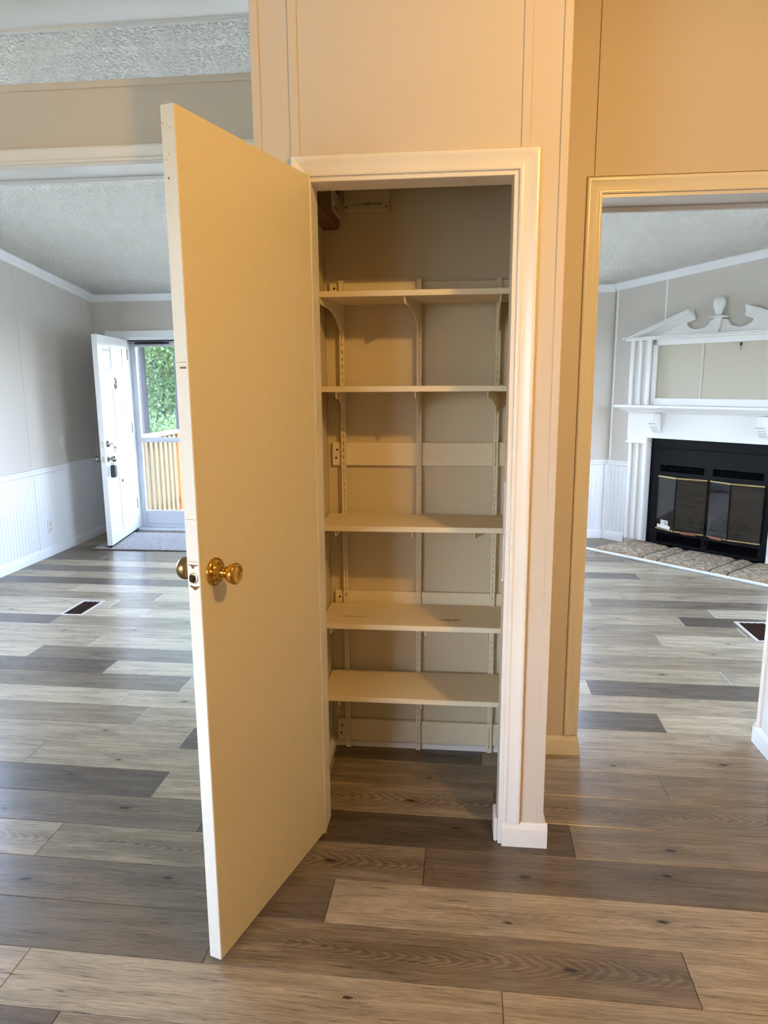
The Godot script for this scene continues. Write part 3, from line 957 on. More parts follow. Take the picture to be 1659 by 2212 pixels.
# ------------------------------------------------------------------ shelving
func build_shelving():
	var cleat_front := -0.5565
	# mounting boards on the back wall
	var boards := [[1.745, 1.806, "thin cream mounting board behind the top shelf"], [1.147, 1.234, "cream mounting board with knots, on open wall in the middle of the pantry"], [0.58, 0.658, "cream mounting board just above the fourth shelf"], [0.030, 0.122, "knotty cream mounting board near the pantry floor"]]
	for b in boards:
		var t := thing("mounting_board", b[2], "board", "mounting boards on the pantry's back wall", Vector3(0, b[0], -0.574))
		part("board", gbox(Vector3(-0.072, 0, 0), Vector3(0.632, b[1] - b[0], cleat_front + 0.574), 0.002), M.shelf, t)
		for x in [-0.062, 0.59]:
			for yy in [0.33, 0.68]:
				var g := Geo.new()
				g.t = frame_of(Vector3(x + 0.012 * yy, (b[1] - b[0]) * yy, cleat_front + 0.574 - 0.001), Vector3.RIGHT, Vector3.BACK, Vector3.UP)
				g.lathe([Vector2(0.0042, 0.0), Vector2(0.0042, 0.0018), Vector2(0.0018, 0.0024), Vector2(0.0015, 0.0012), Vector2(0.0, 0.0012)], 10)
				part("screw", g, M.dark_metal, t)
	# slotted standards
	var xs := [-0.0275, 0.2535, 0.5340]
	var names := ["white slotted shelf standard nearest the pantry's left wall", "white slotted shelf standard down the middle of the pantry's back wall", "white slotted shelf standard nearest the pantry's right jamb"]
	for i in 3:
		var t := thing("shelf_standard", names[i], "shelf standard", "slotted shelf standards", Vector3(xs[i], 0.0, cleat_front))
		var g := Geo.new()
		var hw := 0.0085
		var sw := 0.0018
		var y0 := 0.006
		var y1 := 1.812
		var holes := []
		var y := y0 + 0.02
		while y < y1 - 0.03:
			holes.append(Rect2(-sw, y, sw * 2, 0.014))
			y += 0.0255
		g.slab(Rect2(-hw, y0, hw * 2, y1 - y0), holes, 0.0105, 0.012)
		part("channel_face", g, M.bracket, t)
		for s in [-1.0, 1.0]:
			part("channel_side", gbox(Vector3(s * hw - 0.0008, y0, 0.0), Vector3(s * hw + 0.0008, y1, 0.012)), M.bracket, t)
		for yy in [0.10, 0.62, 1.19, 1.78]:
			g = Geo.new()
			g.t = frame_of(Vector3(0, yy, 0.012), Vector3.RIGHT, Vector3.BACK, Vector3.UP)
			g.lathe([Vector2(0.0045, -0.001), Vector2(0.0042, 0.0012), Vector2(0.002, 0.002), Vector2(0.0, 0.001)], 12)
			part("screw", g, M.bracket, t)
	# shelves with brackets
	var tops := [1.746, 1.441, 0.967, 0.613, 0.338]
	var fronts := [-0.300, -0.300, -0.300, -0.300, -0.300]
	var labels := ["top cream shelf, seen from below, with three curved brackets under it", "second shelf from the top, seen edge on at eye level", "middle shelf below the wide mounting board", "fourth shelf down, with a dark streak on its top", "lowest shelf of the pantry, above the bare floor"]
	var ords := ["top", "second", "middle", "fourth", "lowest"]
	var wheres := ["left end of the", "middle of the", "right end of the"]
	# side outline of a bracket: x forward from the standard, y down from the shelf's underside; three depths
	var webs := []
	for drop in [0.100, 0.082, 0.056]:
		var br := Geo.new()
		br.t = frame_of(Vector3.ZERO, Vector3.BACK, Vector3.UP, Vector3.RIGHT)
		var outl := PackedVector2Array([Vector2(0.0, 0.0), Vector2(0.236, 0.0), Vector2(0.239, -0.003), Vector2(0.239, -0.018), Vector2(0.234, -0.022)])
		for i in 13:
			var f := i / 12.0
			outl.append(Vector2(0.222 - 0.205 * f, -0.0225 - 0.010 * f - (drop - 0.040) * pow(f, 3.4)))
		outl.append(Vector2(0.0, -drop))
		br.prism(outl, -0.0013, 0.0013)
		webs.append(br.mesh())
	var lipg := Geo.new()
	lipg.box(Vector3(-0.006, -0.0024, 0.01), Vector3(0.006, 0.0, 0.215), 0.0008)
	var lip := lipg.mesh()
	# the brackets sit loosely and each points its own way (degrees)
	var yaws := [[-7.4, -8.6, -1.9], [3.8, 0.0, -10.4], [1.1, -2.3, -19.0], [-5.0, 8.6, -3.4], [1.6, 5.7, -8.5]]
	for s in 5:
		var t := thing("shelf", labels[s], "shelf", "shelves in the pantry", Vector3(0, tops[s], 0))
		var sg := Geo.new()
		var back := -0.5445
		sg.box(Vector3(-0.085, -0.019, back + 0.030), Vector3(0.632, 0, fronts[s]), 0.0012)
		part("board", sg, M.shelf, t)
		part("rear_strip", gbox(Vector3(-0.085, -0.019, back), Vector3(0.632, -0.0006, back + 0.0295), 0.0012), M.shelf, t)
		if s == 3:
			for st in [[-0.045, 0.085, -0.385, 0.005], [0.33, 0.42, -0.372, 0.014]]:
				var gg := Geo.new()
				gg.t = frame_of(Vector3((st[0] + st[1]) * 0.5, 0.0001, st[2]), Vector3.RIGHT, Vector3.FORWARD, Vector3.UP)
				var poly := PackedVector2Array()
				for k in 20:
					var a := TAU * k / 20
					var rr := 0.75 + 0.35 * sin(k * 2.7)
					poly.append(Vector2(cos(a) * (st[1] - st[0]) * 0.5 * (0.85 + 0.15 * sin(k * 1.3)), sin(a) * st[3] * rr))
				gg.prism(poly, -0.0005, 0.0002)
				part("stain", gg, M.stain, t)
		for i in 3:
			var b := thing("shelf_bracket", "white steel bracket under the %s %s shelf" % [wheres[i], ords[s]], "bracket", "shelf brackets in the pantry", Vector3(xs[i], tops[s] - 0.0192, cleat_front + 0.012))
			b.rotation_degrees.y = yaws[s][i]
			part("web", webs[mini(s, 2)], M.bracket, b)
			part("flange", lip, M.bracket, b)

# ------------------------------------------------------------------ boxes at the top of the closet
func text_mesh(s: String, size: float, mono := false) -> TextMesh:
	var tm := TextMesh.new()
	var f := SystemFont.new()
	f.font_names = PackedStringArray(["Droid Sans Mono" if mono else "Droid Sans"])
	f.font_weight = 700
	tm.font = f
	tm.text = s
	tm.font_size = 32
	tm.pixel_size = size / 32.0
	tm.depth = 0.0006
	return tm

func build_closet_boxes():
	var t := thing("alarm_panel_box", "cream metal alarm box with a model number, high on the pantry's back wall", "box", "", Vector3(0.067, 2.045, -0.574))
	part("cover", gbox(Vector3(-0.080, 0, 0), Vector3(0.080, 0.22, 0.026), 0.003), M.box_cream, t)
	for x in [-0.071, 0.070]:
		var g := Geo.new()
		g.t = frame_of(Vector3(x, 0.013, 0.026), Vector3.RIGHT, Vector3.BACK, Vector3.UP)
		g.lathe([Vector2(0.0028, -0.001), Vector2(0.0028, 0.0012), Vector2(0.0, 0.0014)], 12)
		part("screw", g, M.ink, t)
	var tx := part("model_number", text_mesh("QS3060-ADTRF", 0.0105), M.ink, t)
	tx.position = Vector3(0.020, 0.0225, 0.0264)
	part("printed_line", gbox(Vector3(-0.054, 0.0185, 0.0258), Vector3(-0.015, 0.0198, 0.0264)), M.ink, t)
	var b := thing("breaker_box", "brown metal box with a printed label, high on the pantry's left wall", "box", "", Vector3(-0.09, 1.987, -0.39))
	part("case", gbox(Vector3(0, 0.008, -0.18), Vector3(0.058, 0.26, 0.185), 0.003), M.brown_box, b)
	part("bottom_flange", gbox(Vector3(0, 0, -0.175), Vector3(0.055, 0.008, 0.18), 0.001), M.brown_box, b)
	var lb := part("sticker", gbox(Vector3(0.0578, 0.034, -0.175), Vector3(0.0586, 0.108, -0.02)), M.paper, b)
	for r in [[0.045, 0.052, 0.9], [0.058, 0.066, 0.6], [0.076, 0.082, 0.8], [0.092, 0.098, 0.85]]:
		part("print_line", gbox(Vector3(0.0584, r[0], -0.165), Vector3(0.0589, r[1], -0.165 + 0.14 * r[2])), M.rust_paper, lb)
	var sg := Geo.new()
	sg.t = frame_of(Vector3(0.045, 0.014, 0.185), Vector3.RIGHT, Vector3.BACK, Vector3.UP)
	sg.lathe([Vector2(0.003, -0.001), Vector2(0.003, 0.0015), Vector2(0.0, 0.002)], 12)
	part("screw", sg, M.nickel, b)
	var w := Geo.new()
	w.tube([Vector3(-0.040, 2.35, -0.19), Vector3(-0.041, 2.15, -0.186), Vector3(-0.043, 2.07, -0.188), Vector3(-0.047, 2.045, -0.19)], 0.0022, 8)
	tag(part("loose_cable", w, M.paper, self), "short white cable hanging in front of the brown box", "cable")

# ------------------------------------------------------------------ left room
func build_left_room():
	var wl: Node3D = get_node("wall_left")
	var wf: Node3D = get_node("wall_far")
	# wainscot of beadboard: one sheet with grooves
	var g := Geo.new()
	g.t = frame_of(Vector3(LW, 0, 0), Vector3(0, 0, 1), Vector3.RIGHT, Vector3.UP)   # local x = z, y = out of wall, z = up
	var poly := PackedVector2Array([Vector2(FZ, 0)])
	var z := FZ
	while z < MB - 0.05:
		poly.append(Vector2(z + 0.003, 0.006))
		poly.append(Vector2(z + 0.036, 0.006))
		poly.append(Vector2(z + 0.038, 0.0035))
		z += 0.04
	poly.append(Vector2(z, 0))
	g.prism(poly, 0.05, 0.72)
	part("wainscot", g, M.trim_cool, wl)
	g = Geo.new()
	g.sweep(RAIL, Vector3(LW, 0.71, FZ), Vector3(LW, 0.71, MB), Vector3.UP, Vector3.RIGHT)
	part("chair_rail", g, M.trim_cool, wl)
	for zz in [-3.39, -2.17, -4.40]:
		part("wall_seam", gbox(Vector3(LW, 0.764, zz - 0.007), Vector3(LW + 0.002, far_ceil(zz) - 0.02, zz + 0.007), 0.0015), M.greige, wl)
		part("wainscot_seam", gbox(Vector3(LW + 0.005, 0.08, zz - 0.003), Vector3(LW + 0.0066, 0.71, zz + 0.003)), M.grey_paint, wl)
	g = Geo.new()
	g.sweep([Vector2(0, 0), Vector2(0, 0.019), Vector2(0.066, 0.019), Vector2(0.075, 0.013), Vector2(0.084, 0.009), Vector2(0.084, 0)], Vector3(LW, 0, FZ), Vector3(LW, 0, MB), Vector3.UP, Vector3.RIGHT)
	struct("baseboard_left", g, M.trim_cool, "white baseboard along the left wall")
	g = Geo.new()
	var dn := Vector3(0, -1, -SLOPE).normalized()
	g.sweep(CROWN, Vector3(LW, far_ceil(FZ), FZ), Vector3(LW, far_ceil(MB), MB), Vector3.DOWN, Vector3.RIGHT)
	struct("trim_5", g, M.trim_cool, "white crown moulding along the top of the left wall")
	g = Geo.new()
	g.sweep(CROWN, Vector3(LW, far_ceil(FZ) + 0.005, FZ), Vector3(1.85, far_ceil(FZ) + 0.005, FZ), Vector3.DOWN, Vector3.BACK)
	struct("trim_6", g, M.trim_cool, "white crown moulding along the top of the far wall")
	part("wall_seam", gbox(Vector3(-2.868, 1.97, FZ), Vector3(-2.856, 2.25, FZ + 0.002), 0.001), M.greige, wf)
	# far wall base, rail and beadboard right of the window, up to the fireplace corner
	g = Geo.new()
	g.t = frame_of(Vector3(0, 0, FZ), Vector3.RIGHT, Vector3.BACK, Vector3.UP)
	poly = PackedVector2Array([Vector2(-1.7, 0)])
	var x := -1.7
	while x < 1.78:
		poly.append(Vector2(x + 0.003, 0.006))
		poly.append(Vector2(x + 0.036, 0.006))
		poly.append(Vector2(x + 0.038, 0.0035))
		x += 0.04
	poly.append(Vector2(x, 0))
	g.prism(poly, 0.05, 0.57)
	part("wainscot", g, M.trim_cool, wf)
	part("corner_post", gbox(Vector3(1.772, 0, FZ), Vector3(1.815, 0.70, FZ + 0.034), 0.004), M.trim_cool, wf)
	part("wainscot_upper", gbox(Vector3(1.5, 0.57, FZ), Vector3(1.8, 0.72, FZ + 0.006)), M.trim_cool, wf)
	g = Geo.new()
	g.sweep(RAIL, Vector3(1.5, 0.69, FZ), Vector3(1.80, 0.69, FZ), Vector3.UP, Vector3.BACK)
	part("chair_rail", g, M.trim_cool, wf)
	g = Geo.new()
	g.sweep([Vector2(0, 0), Vector2(0, 0.019), Vector2(0.066, 0.019), Vector2(0.075, 0.013), Vector2(0.084, 0.009), Vector2(0.084, 0)], Vector3(-1.75, 0, FZ), Vector3(1.80, 0, FZ), Vector3.UP, Vector3.BACK)
	struct("baseboard_far", g, M.trim_cool, "white baseboard along the far wall")
	# outlet and round blank cover on the left wall
	var o := thing("outlet", "white duplex outlet in the beadboard of the left wall", "outlet", "", Vector3(LW + 0.006, 0.25, -3.56))
	part("cover_plate", gbox(Vector3(0, -0.058, -0.036), Vector3(0.006, 0.058, 0.036), 0.002), M.white, o)
	for s in [-1.0, 1.0]:
		var rc := part("receptacle", gbox(Vector3(0.005, s * 0.024 - 0.015, -0.016), Vector3(0.0078, s * 0.024 + 0.015, 0.016), 0.0012), M.grey_paint, o)
		for q in [-1.0, 1.0]:
			part("slot", gbox(Vector3(0.0075, s * 0.024 - 0.005, q * 0.007 - 0.001), Vector3(0.0081, s * 0.024 + 0.005, q * 0.007 + 0.001)), M.ink, rc)
	g = Geo.new()
	g.t = frame_of(Vector3(LW, 0.95, -3.88), Vector3.UP, Vector3.RIGHT, Vector3.BACK)
	g.lathe([Vector2(0.062, 0.0), Vector2(0.062, 0.005), Vector2(0.058, 0.008), Vector2(0.0, 0.009)], 40)
	tag(part("blank_cover", g, M.greige, self), "round wall coloured cover plate on the left wall above the rail", "cover plate")
	# floor register
	register(Vector3(-2.05, 0.0, -2.175), 0.155, 0.30, "brown floor register in the planks left of the pantry door", 0.0)
	register(Vector3(2.19, 0.0, -2.07), 0.19, 0.34, "floor register with a pale frame inside the right room", 0.0)
	entry_door()
	# rug
	var rug := thing("door_mat", "shaggy grey rug inside the entry door with a dark edge", "rug", "", Vector3(-2.13, 0.0, -4.12))
	var fn := FastNoiseLite.new()
	fn.frequency = 1.0
	fn.seed = 3
	var nx := 110
	var nz := 60
	var rw := 1.42
	var rd := 0.70
	var hgt := func(i, j):
		var px: float = rw * (i / float(nx) - 0.5)
		var pz: float = rd * (j / float(nz) - 0.5)
		var e: float = minf(minf(i, nx - i) / 3.0, minf(j, nz - j) / 3.0)
		return Vector3(px + 0.006 * fn.get_noise_2d(px * 60.0, pz * 60.0), 0.006 + 0.012 * clampf(e, 0, 1) + 0.009 * fn.get_noise_2d(px * 55.0 + 9.0, pz * 55.0) + 0.004 * fn.get_noise_2d(px * 15.0, pz * 15.0), pz + 0.006 * fn.get_noise_2d(px * 60.0, pz * 60.0 + 30.0))
	g = Geo.new()
	for i in nx:
		for j in nz:
			var a: Vector3 = hgt.call(i, j)
			var b: Vector3 = hgt.call(i + 1, j)
			var c: Vector3 = hgt.call(i + 1, j + 1)
			var d: Vector3 = hgt.call(i, j + 1)
			var nn := (c - a).cross(b - d).normalized()
			if nn.y < 0: nn = -nn
			g.quad(a, b, c, d, nn)
	part("pile", g, M.rug, rug)
	part("backing", gbox(Vector3(-rw * 0.5 - 0.006, 0.0, -rd * 0.5 - 0.002), Vector3(rw * 0.5 + 0.004, 0.008, rd * 0.5 + 0.006), 0.002), M.rug_edge, rug)

func register(at: Vector3, w: float, l: float, label: String, turn: float):
	var t := thing("floor_register", label, "floor register", "", at)
	t.rotation.y = turn
	var g := Geo.new()
	var e := 0.018
	g.t = frame_of(Vector3.ZERO, Vector3.RIGHT, Vector3.FORWARD, Vector3.UP)
	g.slab(Rect2(-w * 0.5, -l * 0.5, w, l), [Rect2(-w * 0.5 + e, -l * 0.5 + e, w - 2 * e, l - 2 * e)], 0.0005, 0.005)
	part("frame", g, M.register_light, t)
	part("well", gbox(Vector3(-w * 0.5 + e, 0.0003, -l * 0.5 + e), Vector3(w * 0.5 - e, 0.001, l * 0.5 - e)), M.register_dark, t)
	for i in 4:
		var x := -w * 0.5 + e + (w - 2 * e) * (i + 0.5) / 4
		part("slat", gbox(Vector3(x - 0.006, 0.001, -l * 0.5 + e), Vector3(x + 0.006, 0.0038, l * 0.5 - e), 0.001), M.register_dark, t)

func panel_door(w: float, h: float, th: float, m: Material, parent: Node3D) -> void:
	# local x along the width from the hinge, y up, z out of the face; six raised panels on both sides
	var rows := [[0.095, 0.62], [0.82, 1.385], [1.545, 1.755]]
	var cols := [[0.135, 0.355], [0.465, 0.69]]
	var holes := []
	for r in rows:
		for c in cols:
			holes.append(Rect2(c[0], r[0], c[1] - c[0], r[1] - r[0]))
	var g := Geo.new()
	g.slab(Rect2(0, 0, w, h), holes, -th, 0.0)
	part("door_frame", g, m, parent)
	for hh in holes:
		g = Geo.new()
		for s in [0, 1]:
			var z0 := 0.0 if s == 0 else -th
			var sg := 1.0 if s == 0 else -1.0
			var a: Vector2 = hh.position
			var b: Vector2 = hh.end
			var rings := [[0.0, 0.0], [0.012, -0.009], [0.024, -0.009], [0.045, -0.003]]
			for k in 3:
				var i0: float = rings[k][0]
				var i1: float = rings[k + 1][0]
				var za: float = z0 + sg * rings[k][1]
				var zb: float = z0 + sg * rings[k + 1][1]
				var o := [Vector3(a.x + i0, a.y + i0, za), Vector3(b.x - i0, a.y + i0, za), Vector3(b.x - i0, b.y - i0, za), Vector3(a.x + i0, b.y - i0, za)]
				var n := [Vector3(a.x + i1, a.y + i1, zb), Vector3(b.x - i1, a.y + i1, zb), Vector3(b.x - i1, b.y - i1, zb), Vector3(a.x + i1, b.y - i1, zb)]
				for e in 4:
					var f := (e + 1) % 4
					var nn: Vector3 = (o[f] - o[e]).cross(n[e] - o[e]).normalized()
					if nn.z * sg < 0: nn = -nn
					g.quad(o[e], o[f], n[f], n[e], nn)
			var i3: float = rings[3][0]
			var z3: float = z0 + sg * rings[3][1]
			g.quad(Vector3(a.x + i3, a.y + i3, z3), Vector3(b.x - i3, a.y + i3, z3), Vector3(b.x - i3, b.y - i3, z3), Vector3(a.x + i3, b.y - i3, z3), Vector3(0, 0, sg))
		part("door_panel", g, m, parent)

func entry_door():
	var hinge := Vector3(-2.778, 0.035, -4.60)
	var free := Vector3(-2.654, 0.035, -3.80)
	var u := (free - hinge).normalized()
	var n := Vector3(u.z, 0, -u.x)
	var d := thing("door_2", "white six panel entry door standing open with keys and a lockbox on it", "door", "", Vector3.ZERO, "structure")
	d.transform = frame_of(hinge, u, Vector3.UP, n)
	var w := 0.81
	var th := 0.044
	panel_door(w, 1.842, th, M.entry, d)
	part("bottom_sweep", gbox(Vector3(0.0, -0.022, -th + 0.004), Vector3(w, 0.0, -0.004)), M.ink, d)
	# house number
	var num := Geo.new()
	var pts := []
	for i in 26:
		var a := PI * 0.28 + (TAU * 1.06 + 0.0) * i / 25.0
		if i < 9:
			var f := i / 8.0
			pts.append(Vector3(0.022 - 0.036 * f - 0.004 * sin(f * PI), 0.05 - 0.052 * f * f - 0.004 * f, 0))
		else:
			var b := PI + TAU * (i - 9) / 16.0
			pts.append(Vector3(0.021 * cos(b) + 0.006, -0.024 + 0.024 * sin(b), 0))
	num.t.origin = Vector3(0.405, 1.427, 0.006)
	num.tube(pts, 0.0062, 8)
	part("house_number", num, M.nickel, d)
	# deadbolt, knobs, plates
	var ring := [Vector2(0.03, 0.0), Vector2(0.03, 0.010), Vector2(0.024, 0.022), Vector2(0.015, 0.025), Vector2(0.0, 0.025)]
	var g := Geo.new()
	g.t = frame_of(Vector3(0.745, 0.905, 0), Vector3.RIGHT, Vector3.BACK, Vector3.DOWN)
	g.lathe(ring, 28)
	var db := part("deadbolt", g, M.nickel, d)
	part("key", gbox(Vector3(0.7435, 0.898, 0.025), Vector3(0.7465, 0.912, 0.052), 0.001), M.nickel, db)
	g = Geo.new()
	var kr := []
	for i in 16:
		var a := TAU * i / 16
		kr.append(Vector3(0.735 + 0.003 * sin(a), 0.888 + 0.012 * cos(a), 0.052 + 0.012 * sin(a)))
	g.tube(kr, 0.0014, 6, true)
	part("key_ring", g, M.nickel, db)
	g = Geo.new()
	g.t.origin = Vector3(0.735, 0.862, 0.060)
	g.box(Vector3(-0.002, -0.038, -0.004), Vector3(0.002, 0.0, 0.004), 0.0006)
	g.box(Vector3(-0.002, 0.0, -0.012), Vector3(0.002, 0.022, 0.012), 0.004)
	part("hanging_key", g, M.nickel, db)
	var kn := [Vector2(0.032, 0.0), Vector2(0.032, 0.006), Vector2(0.014, 0.012), Vector2(0.0125, 0.030), Vector2(0.022, 0.036), Vector2(0.027, 0.046), Vector2(0.027, 0.060), Vector2(0.022, 0.068), Vector2(0.0, 0.070)]
	for s in [0, 1]:
		g = Geo.new()
		g.t = frame_of(Vector3(0.745, 0.772, 0.0 if s == 0 else -th), Vector3.RIGHT, Vector3.BACK if s == 0 else Vector3.FORWARD, Vector3.DOWN if s == 0 else Vector3.UP)
		g.lathe(kn, 32)
		part("door_knob", g, M.nickel, d)
	for y in [0.905, 0.772]:
		part("latch_plate", gbox(Vector3(w - 0.001, y - 0.028, -th * 0.5 - 0.012), Vector3(w + 0.001, y + 0.028, -th * 0.5 + 0.012), 0.0005), M.nickel, d)
	for y in [0.2, 0.95, 1.65]:
		part("hinge", gbox(Vector3(-0.012, y, -0.006), Vector3(0.002, y + 0.1, 0.006), 0.002), M.nickel, d)
	# lockbox hung on the knob: a thing of its own
	var lb := thing("lockbox", "black key lockbox hanging from the entry door's knob, keys below", "lockbox", "")
	lb.transform = d.transform * Transform3D(Basis.IDENTITY, Vector3(0.745, 0.665, 0.038))
	part("case", gbox(Vector3(-0.034, -0.058, -0.020), Vector3(0.034, 0.052, 0.022), 0.008), M.black, lb)
	g = Geo.new()
	var sh := []
	for i in 13:
		var a := PI * i / 12.0
		sh.append(Vector3(0.021 * cos(a), 0.090 + 0.034 * sin(a), -0.008))
	sh.push_front(Vector3(0.021, 0.045, -0.008))
	sh.append(Vector3(-0.021, 0.045, -0.008))
	g.tube(sh, 0.0042, 8)
	part("shackle", g, M.nickel, lb)
	g = Geo.new()
	g.tube([Vector3(-0.005, -0.055, 0.01), Vector3(-0.02, -0.068, 0.03), Vector3(-0.045, -0.082, 0.045), Vector3(-0.06, -0.092, 0.05)], 0.0018, 6)
	part("cord", g, M.dark_metal, lb)
	part("key", gbox(Vector3(-0.095, -0.108, 0.046), Vector3(-0.058, -0.084, 0.052), 0.0015), M.dark_metal, lb)
	# frame and casing of the doorway
	var fr := thing("trim_7", "white casing and jambs of the entry doorway", "", "", Vector3.ZERO, "structure")
	part("casing_head", gbox(Vector3(-2.975, 1.895, FZ), Vector3(-1.76, 1.962, FZ + 0.016), 0.003), M.trim_cool, fr)
	part("casing_leg", gbox(Vector3(-2.975, 0, FZ), Vector3(-2.835, 1.895, FZ + 0.014), 0.003), M.trim_cool, fr)
	part("casing_leg", gbox(Vector3(-1.845, 0, FZ), Vector3(-1.76, 1.895, FZ + 0.014), 0.003), M.trim_cool, fr)
	part("jamb", gbox(Vector3(-2.835, 0, FZ - 0.12), Vector3(-2.792, 1.885, FZ + 0.006)), M.trim_cool, fr)
	part("jamb", gbox(Vector3(-1.885, 0, FZ - 0.12), Vector3(-1.845, 1.885, FZ + 0.006)), M.trim_cool, fr)
	part("jamb_head", gbox(Vector3(-2.835, 1.876, FZ - 0.12), Vector3(-1.845, 1.9, FZ + 0.006)), M.trim_cool, fr)
	part("weatherstrip", gbox(Vector3(-2.792, 1.866, FZ - 0.115), Vector3(-1.885, 1.8765, FZ - 0.06)), M.ink, fr)
	part("threshold", gbox(Vector3(-2.80, 0.0, FZ - 0.12), Vector3(-1.87, 0.022, FZ + 0.01), 0.004), M.alum, fr)
	# storm door
	var s := thing("door_3", "white aluminium storm door with clear glass above a kick panel", "door", "", Vector3(0, 0, -4.72), "structure")
	g = Geo.new()
	g.slab(Rect2(-2.790, 0.022, 0.905, 1.844), [Rect2(-2.736, 0.93, 0.797, 0.885), Rect2(-2.736, 0.19, 0.797, 0.695), Rect2(-2.736, 0.055, 0.797, 0.108)], -0.018, 0.018)
	part("door_frame", g, M.alum, s)
	part("pane", gbox(Vector3(-2.736, 0.93, -0.003), Vector3(-1.939, 1.815, 0.003)), M.screened_glass, s)
	part("pane", gbox(Vector3(-2.736, 0.19, -0.003), Vector3(-1.939, 0.885, 0.003)), M.screened_glass, s)
	part("kick_panel", gbox(Vector3(-2.736, 0.055, -0.010), Vector3(-1.939, 0.163, 0.008), 0.002), M.alum, s)
	part("mid_rail", gbox(Vector3(-2.765, 0.895, 0.016), Vector3(-1.91, 0.92, 0.028), 0.004), M.alum, s)
	g = Geo.new()
	g.t = frame_of(Vector3(-2.72, 1.847, 0.05), Vector3.UP, Vector3.RIGHT, Vector3.BACK)
	g.lathe([Vector2(0.0, 0.0), Vector2(0.012, 0.0), Vector2(0.0125, 0.29), Vector2(0.009, 0.295), Vector2(0.009, 0.34), Vector2(0.0, 0.34)], 16)
	var cl := part("door_closer", g, M.black, s)
	g = Geo.new()
	g.tube([Vector3(-2.80, 1.843, 0.05), Vector3(-2.72, 1.847, 0.05)], 0.004, 8)
	part("closer_rod", g, M.nickel, cl)

